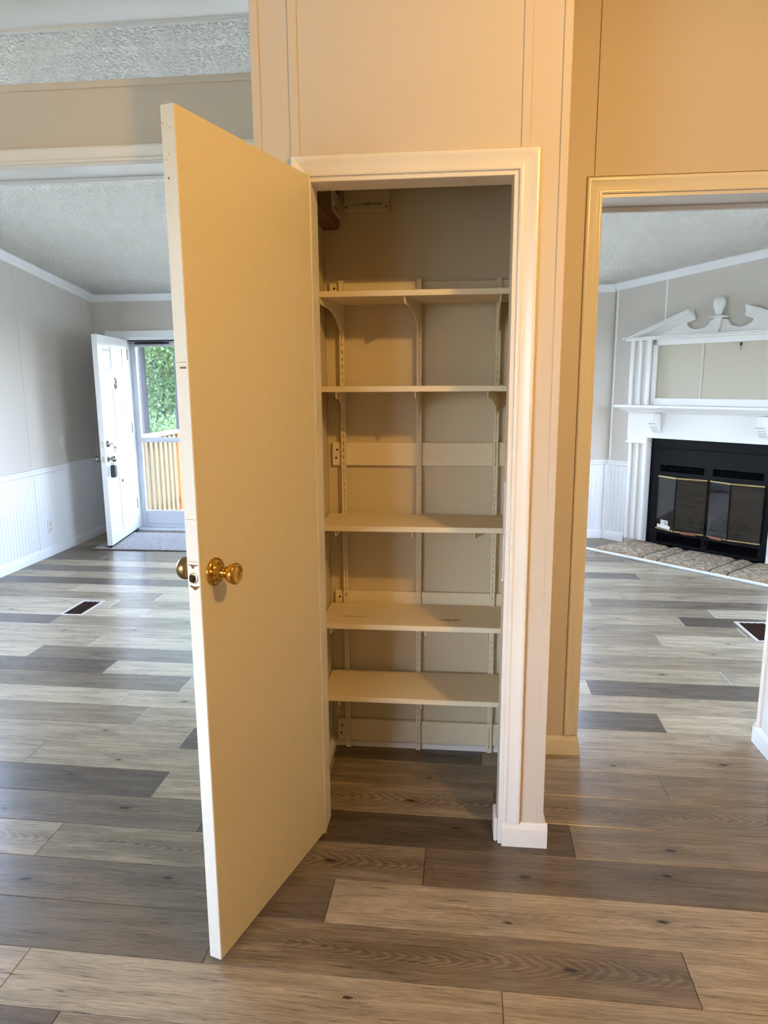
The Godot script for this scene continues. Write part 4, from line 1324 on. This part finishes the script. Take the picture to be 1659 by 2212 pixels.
# ------------------------------------------------------------------ fireplace
func build_fireplace():
	var o := Vector3(1.80, 0, FZ + 0.02)
	var u := Vector3(0.70711, 0, 0.70711)
	var n := Vector3(-0.70711, 0, 0.70711)
	var T := frame_of(o, u, Vector3.UP, n)      # local x = along the wall, y up, z out
	# diagonal wall, its top following the ceiling
	var g := Geo.new()
	g.t = T
	var top0 := far_ceil(FZ) + 0.03
	var top1 := far_ceil(FZ + 2.05 * 0.70711) + 0.03
	g.prism(PackedVector2Array([Vector2(0, 0), Vector2(0.49, 0), Vector2(0.49, 0.96), Vector2(1.43, 0.96), Vector2(1.43, 0), Vector2(2.05, 0), Vector2(2.05, top1), Vector2(0, top0)]), -0.09, 0.0)
	var wd := struct("wall_fireplace", g, M.greige, "greige diagonal wall behind the fireplace")
	for s in [0.0, 0.46]:
		g = Geo.new()
		g.t = T
		g.box(Vector3(s + 0.004, 0.744, 0), Vector3(s + 0.022, far_ceil(FZ + s * 0.7) - 0.03, 0.003), 0.0015)
		part("batten", g, M.trim_cool, wd)
	g = Geo.new()
	g.t = T
	g.sweep(CROWN, Vector3(0, far_ceil(FZ) + 0.012, 0), Vector3(2.05, far_ceil(FZ + 2.05 * 0.70711) + 0.012, 0), Vector3.DOWN, Vector3.BACK)
	struct("trim_8", g, M.trim_cool, "white crown moulding rising along the diagonal fireplace wall")
	g = Geo.new()
	g.t = T
	g.sweep(RAIL, Vector3(0, 0.69, 0), Vector3(0.24, 0.69, 0), Vector3.UP, Vector3.BACK)
	part("chair_rail", g, M.trim_cool, wd)
	g = Geo.new()
	g.t = T * frame_of(Vector3.ZERO, Vector3.RIGHT, Vector3.BACK, Vector3.UP)
	var poly := PackedVector2Array([Vector2(0, 0)])
	var x := 0.0
	while x < 0.22:
		poly.append(Vector2(x + 0.003, 0.006))
		poly.append(Vector2(x + 0.036, 0.006))
		poly.append(Vector2(x + 0.038, 0.0035))
		x += 0.04
	poly.append(Vector2(x, 0))
	g.prism(poly, 0.05, 0.70)
	part("wainscot", g, M.trim_cool, wd)
	g = Geo.new()
	g.t = T
	g.sweep([Vector2(0, 0), Vector2(0, 0.019), Vector2(0.066, 0.019), Vector2(0.084, 0.009), Vector2(0.084, 0)], Vector3(0, 0, 0), Vector3(0.20, 0, 0), Vector3.UP, Vector3.BACK)
	part("baseboard", g, M.trim_cool, wd)
	# hearth
	var h := thing("hearth", "low hearth of tan stone slabs in front of the fireplace", "hearth")
	h.transform = T
	part("mortar_bed", gbox(Vector3(0.30, 0, 0.012), Vector3(1.95, 0.034, 0.480), 0.004), M.mortar, h)
	var cuts := [0.22, 0.685, 0.825, 1.25, 1.385, 1.93]
	var fn := FastNoiseLite.new()
	fn.frequency = 1.0
	fn.seed = 5
	for i in 5:
		part("stone", stone_mesh(cuts[i] + 0.009, cuts[i + 1] - 0.009, 0.06, 0.505, 0.052, fn, i == 0), M.stone, h)
	var hs := thing("trim_9", "white strip on the floor along the front of the hearth", "", "", Vector3.ZERO, "structure")
	hs.transform = T
	part("strip", gbox(Vector3(0.05, 0, 0.505), Vector3(2.1, 0.022, 0.535), 0.006), M.white, hs)
	# surround and mantel
	var s := thing("mantel", "white fireplace mantel with fluted pilasters, corbels and a moulded shelf", "mantel")
	s.transform = T
	var C := 0.945
	part("header_board", gbox(Vector3(0.225, 0.972, 0.0), Vector3(2 * C - 0.225, 1.19, 0.08), 0.002), M.white, s)
	for sg in [-1.0, 1.0]:
		var a: float = C + sg * (C - 0.245)
		var b: float = C + sg * (C - 0.415)
		var lo := minf(a, b)
		var hi := maxf(a, b)
		part("pilaster_block", gbox(Vector3(lo - 0.012, 0.935, 0.0), Vector3(hi + 0.0, 0.99, 0.082), 0.002), M.white, s)
		part("pilaster_cap", gbox(Vector3(lo - 0.025, 0.920, 0.0), Vector3(hi + 0.012, 0.938, 0.095), 0.003), M.white, s)
		part("pilaster_shaft", fluted(lo, hi, 0.062, 0.92, 0.055, 0.08), M.white, s)
		# return in the opening's side
		part("opening_return", gbox(Vector3(minf(b, b - sg * 0.012), 0.05, -0.06), Vector3(maxf(b, b - sg * 0.012), 0.972, 0.055)), M.grey_paint, s)
		# corbel under the shelf
		var cx: float = C + sg * (C - 0.505)
		g = Geo.new()
		g.t = frame_of(Vector3(cx, 0, 0.08), Vector3.BACK, Vector3.UP, Vector3.RIGHT)
		g.prism(PackedVector2Array([Vector2(0, 1.185), Vector2(0.095, 1.185), Vector2(0.095, 1.105), Vector2(0.085, 1.095), Vector2(0.075, 1.095), Vector2(0.075, 1.08), Vector2(0.06, 1.075), Vector2(0.055, 1.06), Vector2(0.04, 1.055), Vector2(0.035, 1.04), Vector2(0.02, 1.035), Vector2(0.015, 1.02), Vector2(0, 1.02)]), -0.032, 0.032)
		var co := part("corbel", g, M.white, s)
		for q in [-1.0, 1.0]:
			part("corbel_rib", gbox(Vector3(cx + q * 0.018 - 0.004, 1.105, 0.174), Vector3(cx + q * 0.018 + 0.004, 1.18, 0.179), 0.002), M.white, co)
	# shelf: stacked mouldings with mitred returns
	for r in [[1.188, 1.203, 0.105, 0.035], [1.203, 1.216, 0.130, 0.055], [1.216, 1.230, 0.150, 0.075], [1.230, 1.252, 0.185, 0.105]]:
		part("shelf_board" if r[0] > 1.225 else "shelf_moulding", gbox(Vector3(0.225 - r[3] + 0.02, r[0], 0.0), Vector3(2 * C - 0.225 + r[3] - 0.02, r[1], r[2]), 0.003), M.white, s)
	# overmantel
	var ov := thing("overmantel", "white overmantel frame with a broken pediment and a turned finial", "overmantel")
	ov.transform = T
	part("backing_panel", gbox(Vector3(0.40, 1.252, 0.002), Vector3(2 * C - 0.40, 1.80, 0.010)), bump(mat(Color8(190, 184, 166), 0.6), noise_tex(0.02, 128), 0.03, 3.0), ov)
	for bx in [0.815]:
		part("panel_batten", gbox(Vector3(bx, 1.31, 0.010), Vector3(bx + 0.016, 1.75, 0.014), 0.001), M.greige, ov)
	part("frame_rail", gbox(Vector3(0.395, 1.252, 0.010), Vector3(2 * C - 0.395, 1.310, 0.035), 0.003), M.white, ov)
	part("frame_rail", gbox(Vector3(0.395, 1.75, 0.010), Vector3(2 * C - 0.395, 1.80, 0.035), 0.003), M.white, ov)
	for sg in [-1.0, 1.0]:
		var a: float = C + sg * (C - 0.395)
		var b: float = C + sg * (C - 0.436)
		part("frame_stile", gbox(Vector3(minf(a, b), 1.252, 0.010), Vector3(maxf(a, b), 1.80, 0.035), 0.003), M.white, ov)
		a = C + sg * (C - 0.205)
		b = C + sg * (C - 0.393)
		part("pilaster", fluted(minf(a, b), maxf(a, b), 1.252, 1.80, 0.035, 0.062), M.white, ov)
		# pediment wing: board with a scalloped inner end, raking cornice above it
		g = Geo.new()
		g.t = frame_of(Vector3(C, 0, 0), Vector3(sg, 0, 0), Vector3.UP, Vector3.BACK)
		var wing := PackedVector2Array([Vector2(0.735, 1.815), Vector2(0.272, 1.985), Vector2(0.272, 1.93)])
		for i in 13:
			var t := PI * 0.97 * i / 12.0
			wing.append(Vector2(0.168 + 0.098 * cos(t), 1.925 - 0.062 * sin(t)))
		wing.append(Vector2(0.055, 1.93))
		wing.append(Vector2(0.0, 1.93))
		wing.append(Vector2(0.0, 1.815))
		g.prism(wing, 0.010, 0.034)
		part("pediment_board", g, M.white, ov)
		var p0 := Vector3(C + sg * 0.79, 1.813, 0.0)
		var p1 := Vector3(C + sg * 0.225, 2.022, 0.0)
		var along := (p1 - p0).normalized()
		var dn := Vector3(along.y, -along.x, 0) * (-1.0 if along.x < 0 else 1.0)
		if dn.y > 0: dn = -dn
		g = Geo.new()
		g.sweep([Vector2(0, 0.005), Vector2(0, 0.100), Vector2(0.012, 0.100), Vector2(0.018, 0.088), Vector2(0.028, 0.084), Vector2(0.034, 0.066), Vector2(0.050, 0.052), Vector2(0.064, 0.046), Vector2(0.070, 0.038), Vector2(0.084, 0.034), Vector2(0.084, 0.005)], p0, p1, dn, Vector3.BACK, 2.4, 0.0)
		part("raking_cornice", g, M.white, ov)
	part("entablature", gbox(Vector3(0.165, 1.797, 0.0), Vector3(2 * C - 0.165, 1.812, 0.090), 0.003), M.white, ov)
	part("entablature_cap", gbox(Vector3(0.135, 1.812, 0.0), Vector3(2 * C - 0.135, 1.824, 0.105), 0.003), M.white, ov)
	g = Geo.new()
	g.t.origin = Vector3(C, 0, 0)
	g.prism(PackedVector2Array([Vector2(-0.030, 1.940), Vector2(0.030, 1.940), Vector2(0.009, 1.832), Vector2(-0.009, 1.832)]), 0.03, 0.058)
	part("keystone", g, M.white, ov)
	part("finial_plate", gbox(Vector3(C - 0.068, 1.938, 0.012), Vector3(C + 0.068, 1.952, 0.078), 0.003), M.white, ov)
	g = Geo.new()
	g.t.origin = Vector3(C, 1.952, 0.045)
	g.lathe([Vector2(0.034, 0.0), Vector2(0.036, 0.006), Vector2(0.026, 0.012), Vector2(0.022, 0.018), Vector2(0.026, 0.028), Vector2(0.036, 0.052), Vector2(0.044, 0.076), Vector2(0.047, 0.098), Vector2(0.044, 0.118), Vector2(0.035, 0.136), Vector2(0.022, 0.147), Vector2(0.0, 0.152)], 28)
	part("finial", g, M.white, ov)
	g = Geo.new()
	g.box(Vector3(1.118, 1.716, 0.012), Vector3(1.128, 1.745, 0.022), 0.002)
	part("hook", g, M.ink, ov)
	part("hook_tail", gbox(Vector3(1.122, 1.690, 0.012), Vector3(1.125, 1.708, 0.016)), M.ink, ov)
	firebox(T)

func stone_mesh(x0: float, x1: float, z0: float, z1: float, h: float, fn: FastNoiseLite, endcap: bool) -> Geo:
	var g := Geo.new()
	var nx := maxi(4, int((x1 - x0) / 0.016))
	var nz := 26
	var at := func(i, j) -> Vector3:
		var fx: float = i / float(nx)
		var fz: float = j / float(nz)
		var px := lerpf(x0, x1, fx)
		# the last few rows fold down over the front edge
		var pz: float
		var py: float
		if j <= nz - 5:
			var f: float = j / float(nz - 5)
			pz = lerpf(z0, z1, f)
			py = h
			if f > 0.93: py -= 0.006 * (f - 0.93) / 0.07
		else:
			var f: float = (j - (nz - 5)) / 5.0
			pz = z1 + 0.010 * sin(f * PI * 0.9)
			py = lerpf(h - 0.006, 0.006, f)
		var e: float = minf(minf(i, nx - i) / 2.0, 1.0)
		py -= 0.013 * (1.0 - e)
		if endcap and i < nx / 2:
			px += 0.10 * (1.0 - i / (nx * 0.5)) * (1.0 - fz) * 0.9
		var nn := fn.get_noise_3d(px * 22.0, py * 22.0, pz * 22.0) * 0.005 + fn.get_noise_3d(px * 60.0, py * 60.0, pz * 60.0) * 0.003
		return Vector3(px, py + nn, pz + (nn * 1.3 if j > nz - 6 else 0.0))
	for i in nx:
		for j in nz:
			var a: Vector3 = at.call(i, j)
			var b: Vector3 = at.call(i + 1, j)
			var c: Vector3 = at.call(i + 1, j + 1)
			var d: Vector3 = at.call(i, j + 1)
			var nn := (c - a).cross(d - b).normalized()
			if nn.dot(Vector3(0, 1, 0.6)) < 0: nn = -nn
			g.quad(a, b, c, d, nn)
	for s in [0, nx]:
		var sg := -1.0 if s == 0 else 1.0
		for j in nz:
			var a: Vector3 = at.call(s, j)
			var b: Vector3 = at.call(s, j + 1)
			g.quad(a, b, Vector3(b.x, 0.0, b.z), Vector3(a.x, 0.0, a.z), Vector3(sg, 0, 0))
	return g

func fluted(x0: float, x1: float, y0: float, y1: float, zin: float, zout: float) -> Geo:
	# a vertical board with two wide flutes between three fillets
	var g := Geo.new()
	g.t = frame_of(Vector3.ZERO, Vector3.RIGHT, Vector3.BACK, Vector3.UP)
	var w := x1 - x0
	var poly := PackedVector2Array([Vector2(x0, 0.0), Vector2(x0, zout)])
	for k in 2:
		var a := x0 + w * (0.15 + 0.39 * k)
		var b := x0 + w * (0.44 + 0.39 * k)
		var e := w * 0.035
		poly.append(Vector2(a, zout))
		poly.append(Vector2(a + e, zin))
		poly.append(Vector2(b - e, zin))
		poly.append(Vector2(b, zout))
	poly.append(Vector2(x1, zout))
	poly.append(Vector2(x1, 0.0))
	g.prism(poly, y0, y1)
	return g

func firebox(T: Transform3D):
	var f := thing("fireplace_insert", "black metal fireplace insert with four folding glass doors and louvres", "fireplace")
	f.transform = T
	var x0 := 0.425
	var x1 := 1.465
	var y0 := 0.046
	var y1 := 0.985
	var z := 0.012
	var dx0 := 0.515
	var dx1 := 1.402
	var dy0 := 0.185
	var dy1 := 0.650
	var g := Geo.new()
	g.slab(Rect2(x0, y0, x1 - x0, y1 - y0), [Rect2(dx0, dy0, dx1 - dx0, dy1 - dy0), Rect2(0.52, 0.685, 0.39, 0.06), Rect2(0.98, 0.685, 0.40, 0.06), Rect2(0.525, 0.070, 0.40, 0.075), Rect2(0.98, 0.070, 0.40, 0.075)], -0.02, z)
	part("face_plate", g, M.fire_black, f)
	part("top_flange", gbox(Vector3(x0, 0.884, z), Vector3(x1, 0.891, z + 0.010), 0.002), M.fire_black, f)
	part("side_flange", gbox(Vector3(x0 + 0.02, y0, z), Vector3(x0 + 0.027, 0.884, z + 0.008), 0.002), M.fire_black, f)
	for v in [[0.67, 0.76], [0.06, 0.16]]:
		part("air_duct", gbox(Vector3(0.51, v[0], -0.12), Vector3(1.39, v[1], -0.115)), M.fire_black, f)
		for y in v:
			part("duct_wall", gbox(Vector3(0.51, y - 0.001, -0.115), Vector3(1.39, y + 0.001, -0.02)), M.fire_black, f)
	for r in [[0.52, 0.91, 0.690, 3], [0.98, 1.38, 0.690, 3], [0.525, 0.925, 0.076, 4], [0.98, 1.38, 0.076, 4]]:
		for k in r[3]:
			g = Geo.new()
			g.t = frame_of(Vector3(0, r[2] + k * 0.0185, -0.006), Vector3.RIGHT, Vector3(0, 0.8, 0.6), Vector3(0, -0.6, 0.8))
			g.box(Vector3(r[0], -0.001, -0.012), Vector3(r[1], 0.001, 0.014))
			part("louvre", g, M.fire_black, f)
	# lining
	var bx := 0.98
	var D := -0.42
	part("lining_back", gbox(Vector3(0.62, 0.12, D - 0.01), Vector3(1.30, 0.72, D)), M.fire_brick, f)
	part("lining_floor", gbox(Vector3(0.45, 0.16, D), Vector3(1.46, 0.17, -0.02)), M.fire_brick, f)
	part("lining_top", gbox(Vector3(0.45, 0.66, D), Vector3(1.46, 0.669, -0.12)), M.fire_brick, f)
	for sg in [-1.0, 1.0]:
		g = Geo.new()
		var fa := Vector3(0.958 + sg * 0.46, 0, -0.02)
		var fb := Vector3(0.958 + sg * 0.335, 0, D)
		var nn := Vector3(-sg, 0, 0.3).normalized()
		g.quad(Vector3(fa.x, 0.16, fa.z), Vector3(fb.x, 0.16, fb.z), Vector3(fb.x, 0.67, fb.z), Vector3(fa.x, 0.67, fa.z), nn)
		g.quad(Vector3(fa.x + sg * 0.012, 0.16, fa.z), Vector3(fb.x + sg * 0.012, 0.16, fb.z), Vector3(fb.x + sg * 0.012, 0.67, fb.z), Vector3(fa.x + sg * 0.012, 0.67, fa.z), -nn)
		part("lining_side", g, M.fire_brick, f)
	# grate
	for k in 5:
		g = Geo.new()
		var gx := 0.76 + k * 0.095
		g.tube([Vector3(gx, 0.30, -0.10), Vector3(gx, 0.215, -0.115), Vector3(gx, 0.205, -0.22), Vector3(gx, 0.215, -0.33), Vector3(gx, 0.26, -0.345)], 0.007, 8)
		part("grate_bar", g, M.fire_black, f)
	g = Geo.new()
	g.tube([Vector3(0.72, 0.195, -0.16), Vector3(1.18, 0.195, -0.16)], 0.007, 8)
	part("grate_bar", g, M.fire_black, f)
	# folding doors: two pairs, each pair slightly folded outwards
	for pr in 2:
		var a := dx0 if pr == 0 else 0.968
		var m := 0.711 if pr == 0 else 1.160
		var b := 0.952 if pr == 0 else 1.402
		var fold := 0.055 if pr == 0 else 0.046
		for k in 2:
			var p0 := Vector3(a if k == 0 else m, 0, 0.020 if k == 0 else 0.020 + fold)
			var p1 := Vector3(m if k == 0 else b, 0, 0.020 + fold if k == 0 else 0.024)
			var along := (p1 - p0).normalized()
			var w := (p1 - p0).length()
			var out := Vector3(-along.z, 0, along.x)
			var td := frame_of(p0, along, Vector3.UP, out)
			g = Geo.new()
			g.t = td
			g.box(Vector3(0.004, dy0 + 0.004, -0.0025), Vector3(w - 0.004, dy1 - 0.004, 0.0025))
			var gp := part("glass_door", g, M.fire_glass, f)
			for r in [[dy1 - 0.012, dy1 + 0.001], [dy0 - 0.003, dy0 + 0.008]]:
				g = Geo.new()
				g.t = td
				g.box(Vector3(0.002, r[0], -0.006), Vector3(w - 0.002, r[1], 0.006), 0.002)
				part("brass_rail", g, M.brass_strip, gp)
			for xx in [0.0, w - 0.006]:
				g = Geo.new()
				g.t = td
				g.box(Vector3(xx, dy0, -0.004), Vector3(xx + 0.006, dy1 - 0.012, 0.004), 0.001)
				part("door_stile", g, M.fire_black, gp)
			if (pr == 0 and k == 1) or (pr == 1 and k == 0):
				g = Geo.new()
				g.t = td
				var hx := 0.065 if k == 1 else 0.040
				g.box(Vector3(hx, dy0 - 0.012, 0.006), Vector3(hx + 0.118, dy0 + 0.012, 0.020), 0.005)
				part("handle", g, M.copper, gp)
			if pr == 0 and k == 0:
				g = Geo.new()
				g.t = td
				g.prism(PackedVector2Array([Vector2(0.020, dy0 + 0.012), Vector2(0.165, dy0 + 0.012), Vector2(0.165, dy0 + 0.040), Vector2(0.140, dy0 + 0.042), Vector2(0.140, dy0 + 0.084), Vector2(0.058, dy0 + 0.084), Vector2(0.058, dy0 + 0.042), Vector2(0.020, dy0 + 0.042)]), 0.0025, 0.0032)
				var st := part("sticker", g, M.paper, gp)
				for q in [[0.064, 0.086, 0.072, 0.077], [0.095, 0.134, 0.069, 0.077], [0.066, 0.088, 0.058, 0.064], [0.097, 0.134, 0.048, 0.062]]:
					g = Geo.new()
					g.t = td
					g.box(Vector3(q[0], dy0 + q[2], 0.0030), Vector3(q[1], dy0 + q[3], 0.0034))
					part("print_line", g, M.rust_paper, st)
	part("damper_knob", gbox(Vector3(0.955, 0.10, z), Vector3(0.962, 0.14, z + 0.02), 0.002), M.fire_black, f)

# ------------------------------------------------------------------ outside
func leaf_cloud(called: String, centre: Vector3, size: Vector3, count: int, leaf: float, m: Material, parent: Node3D):
	var lg := Geo.new()
	var up := Vector3(0, 0.25, 1).normalized()
	lg.tri(Vector3(0, 0, 0), Vector3(0.5, 0.45, 0.05), Vector3(0, 1.1, -0.1), up, up, up)
	lg.tri(Vector3(0, 0, 0), Vector3(-0.5, 0.45, 0.05), Vector3(0, 1.1, -0.1), up, up, up)
	var mm := MultiMesh.new()
	mm.transform_format = MultiMesh.TRANSFORM_3D
	mm.mesh = lg.mesh()
	mm.instance_count = count
	for i in count:
		var d := Vector3(rng.randfn(), rng.randfn(), rng.randfn()).normalized() * pow(rng.randf(), 0.45)
		# clump the leaves on sub-branches
		var cl := Vector3(sin(i % 37 * 2.1), sin(i % 37 * 3.7 + 1.0), sin(i % 37 * 5.3 + 2.0)) * 0.55
		var p := centre + (cl + d * 0.5) * size
		var b := Basis(Vector3(rng.randfn(), rng.randfn(), rng.randfn()).normalized(), rng.randf() * TAU).scaled(Vector3.ONE * leaf * rng.randf_range(0.6, 1.3))
		mm.set_instance_transform(i, Transform3D(b, p))
	var o := MultiMeshInstance3D.new()
	o.name = called
	o.multimesh = mm
	o.material_override = m
	o.set_meta("kind", "stuff")
	parent.add_child(o, true)

func tree(label: String, at: Vector3, r: float, h: float, crown: Vector3, crown_c: Vector3, count: int, bark: Material, lm: int, lean := 0.0):
	var t := thing("tree", label, "tree", "trees beyond the deck", at)
	var g := Geo.new()
	var pr := [Vector2(r * 1.25, 0.0), Vector2(r * 1.05, h * 0.06), Vector2(r, h * 0.3), Vector2(r * 0.85, h * 0.7), Vector2(r * 0.55, h), Vector2(0, h)]
	g.t.basis = Basis(Vector3(0, 0, 1), lean)
	g.lathe(pr, 20)
	part("trunk", g, bark, t)
	leaf_cloud("foliage", crown_c, crown, count * 3, 0.075, M["leaf%d" % lm], t)
	leaf_cloud("foliage_outer", crown_c + Vector3(0.3, 0.2, 0.4), crown * 1.05, count * 3, 0.07, M["leaf%d" % ((lm + 1) % 3)], t)

func build_outside():
	var gy := -0.75
	struct("ground", gbox(Vector3(-40, gy - 0.3, -60), Vector3(40, gy, 30)), M.ground, "grassy ground round the house")
	# skirting under the house so that it stands on the ground
	struct("wall_skirting", gbox(Vector3(LW - 0.1, gy, FZ - 0.1), Vector3(RW + 0.1, -0.2, NZ + 0.1)), M.siding, "pale skirting under the house")
	# deck and its railing
	var dk := thing("deck", "pale wooden porch deck outside the entry door", "deck")
	for i in 12:
		var z := -4.76 - i * 0.142
		part("deck_board", gbox(Vector3(-2.94, -0.09, z - 0.138), Vector3(0.2, -0.055, z), 0.003), M.deck_pale, dk)
	part("deck_joist", gbox(Vector3(-2.94, gy, -6.4), Vector3(0.1, -0.09, -6.3)), M.deck, dk)
	var rl := thing("deck_railing", "pale sunlit deck railing with upright balusters", "railing")
	part("top_rail", gbox(Vector3(-3.10, 0.868, -6.34), Vector3(-2.955, 0.905, -4.80), 0.004), M.deck_pale, rl)
	part("rail_fascia", gbox(Vector3(-3.035, 0.765, -6.30), Vector3(-2.998, 0.868, -4.82), 0.003), M.deck_pale, rl)
	part("bottom_rail", gbox(Vector3(-3.035, 0.02, -6.30), Vector3(-2.998, 0.10, -4.82), 0.003), M.deck_pale, rl)
	part("corner_post", gbox(Vector3(-3.06, gy, -6.34), Vector3(-2.965, 0.90, -6.19), 0.005), M.post, rl)
	for i in 10:
		var z := -4.90 - 0.13 * i
		part("baluster", gbox(Vector3(-2.998, -0.05, z - 0.041), Vector3(-2.962, 0.86, z + 0.041), 0.003), M.deck, rl)
	# trees
	tree("slender tree with a pale grey trunk, at the left of the storm door's glass", Vector3(-6.12, gy, -12.0), 0.075, 8.0, Vector3(2.0, 1.2, 1.6), Vector3(0.4, 4.6, -0.6), 1500, M.bark, 1)
	tree("dark trunked tree just right of the pale trunk", Vector3(-6.80, gy, -13.8), 0.065, 7.0, Vector3(2.0, 1.6, 1.6), Vector3(0.6, 4.2, -1.0), 1800, M.bark_dark, 2)
	tree("dark trunked tree at the right of the storm door's glass", Vector3(-6.12, gy, -14.0), 0.060, 7.0, Vector3(2.0, 1.6, 1.4), Vector3(0.3, 3.9, -1.0), 2200, M.bark_dark, 0, -0.02)
	tree("leafy tree filling the middle of the storm door's glass", Vector3(-7.6, gy, -16.5), 0.14, 7.0, Vector3(3.4, 2.4, 1.4), Vector3(0.0, 3.0, 0), 6500, M.bark_dark, 1)
	tree("broad leafy tree farthest back in the woods", Vector3(-9.0, gy, -20.5), 0.25, 9.0, Vector3(7.0, 4.2, 1.8), Vector3(0.0, 3.8, 0), 15000, M.bark_dark, 0)
	var us := thing("undergrowth", "sunlit undergrowth below the trees beyond the deck", "undergrowth", "", Vector3(-7.2, gy, -15.5), "stuff")
	leaf_cloud("foliage", Vector3(0, 0.7, 0), Vector3(3.4, 0.8, 1.6), 12000, 0.07, M.leaf1, us)
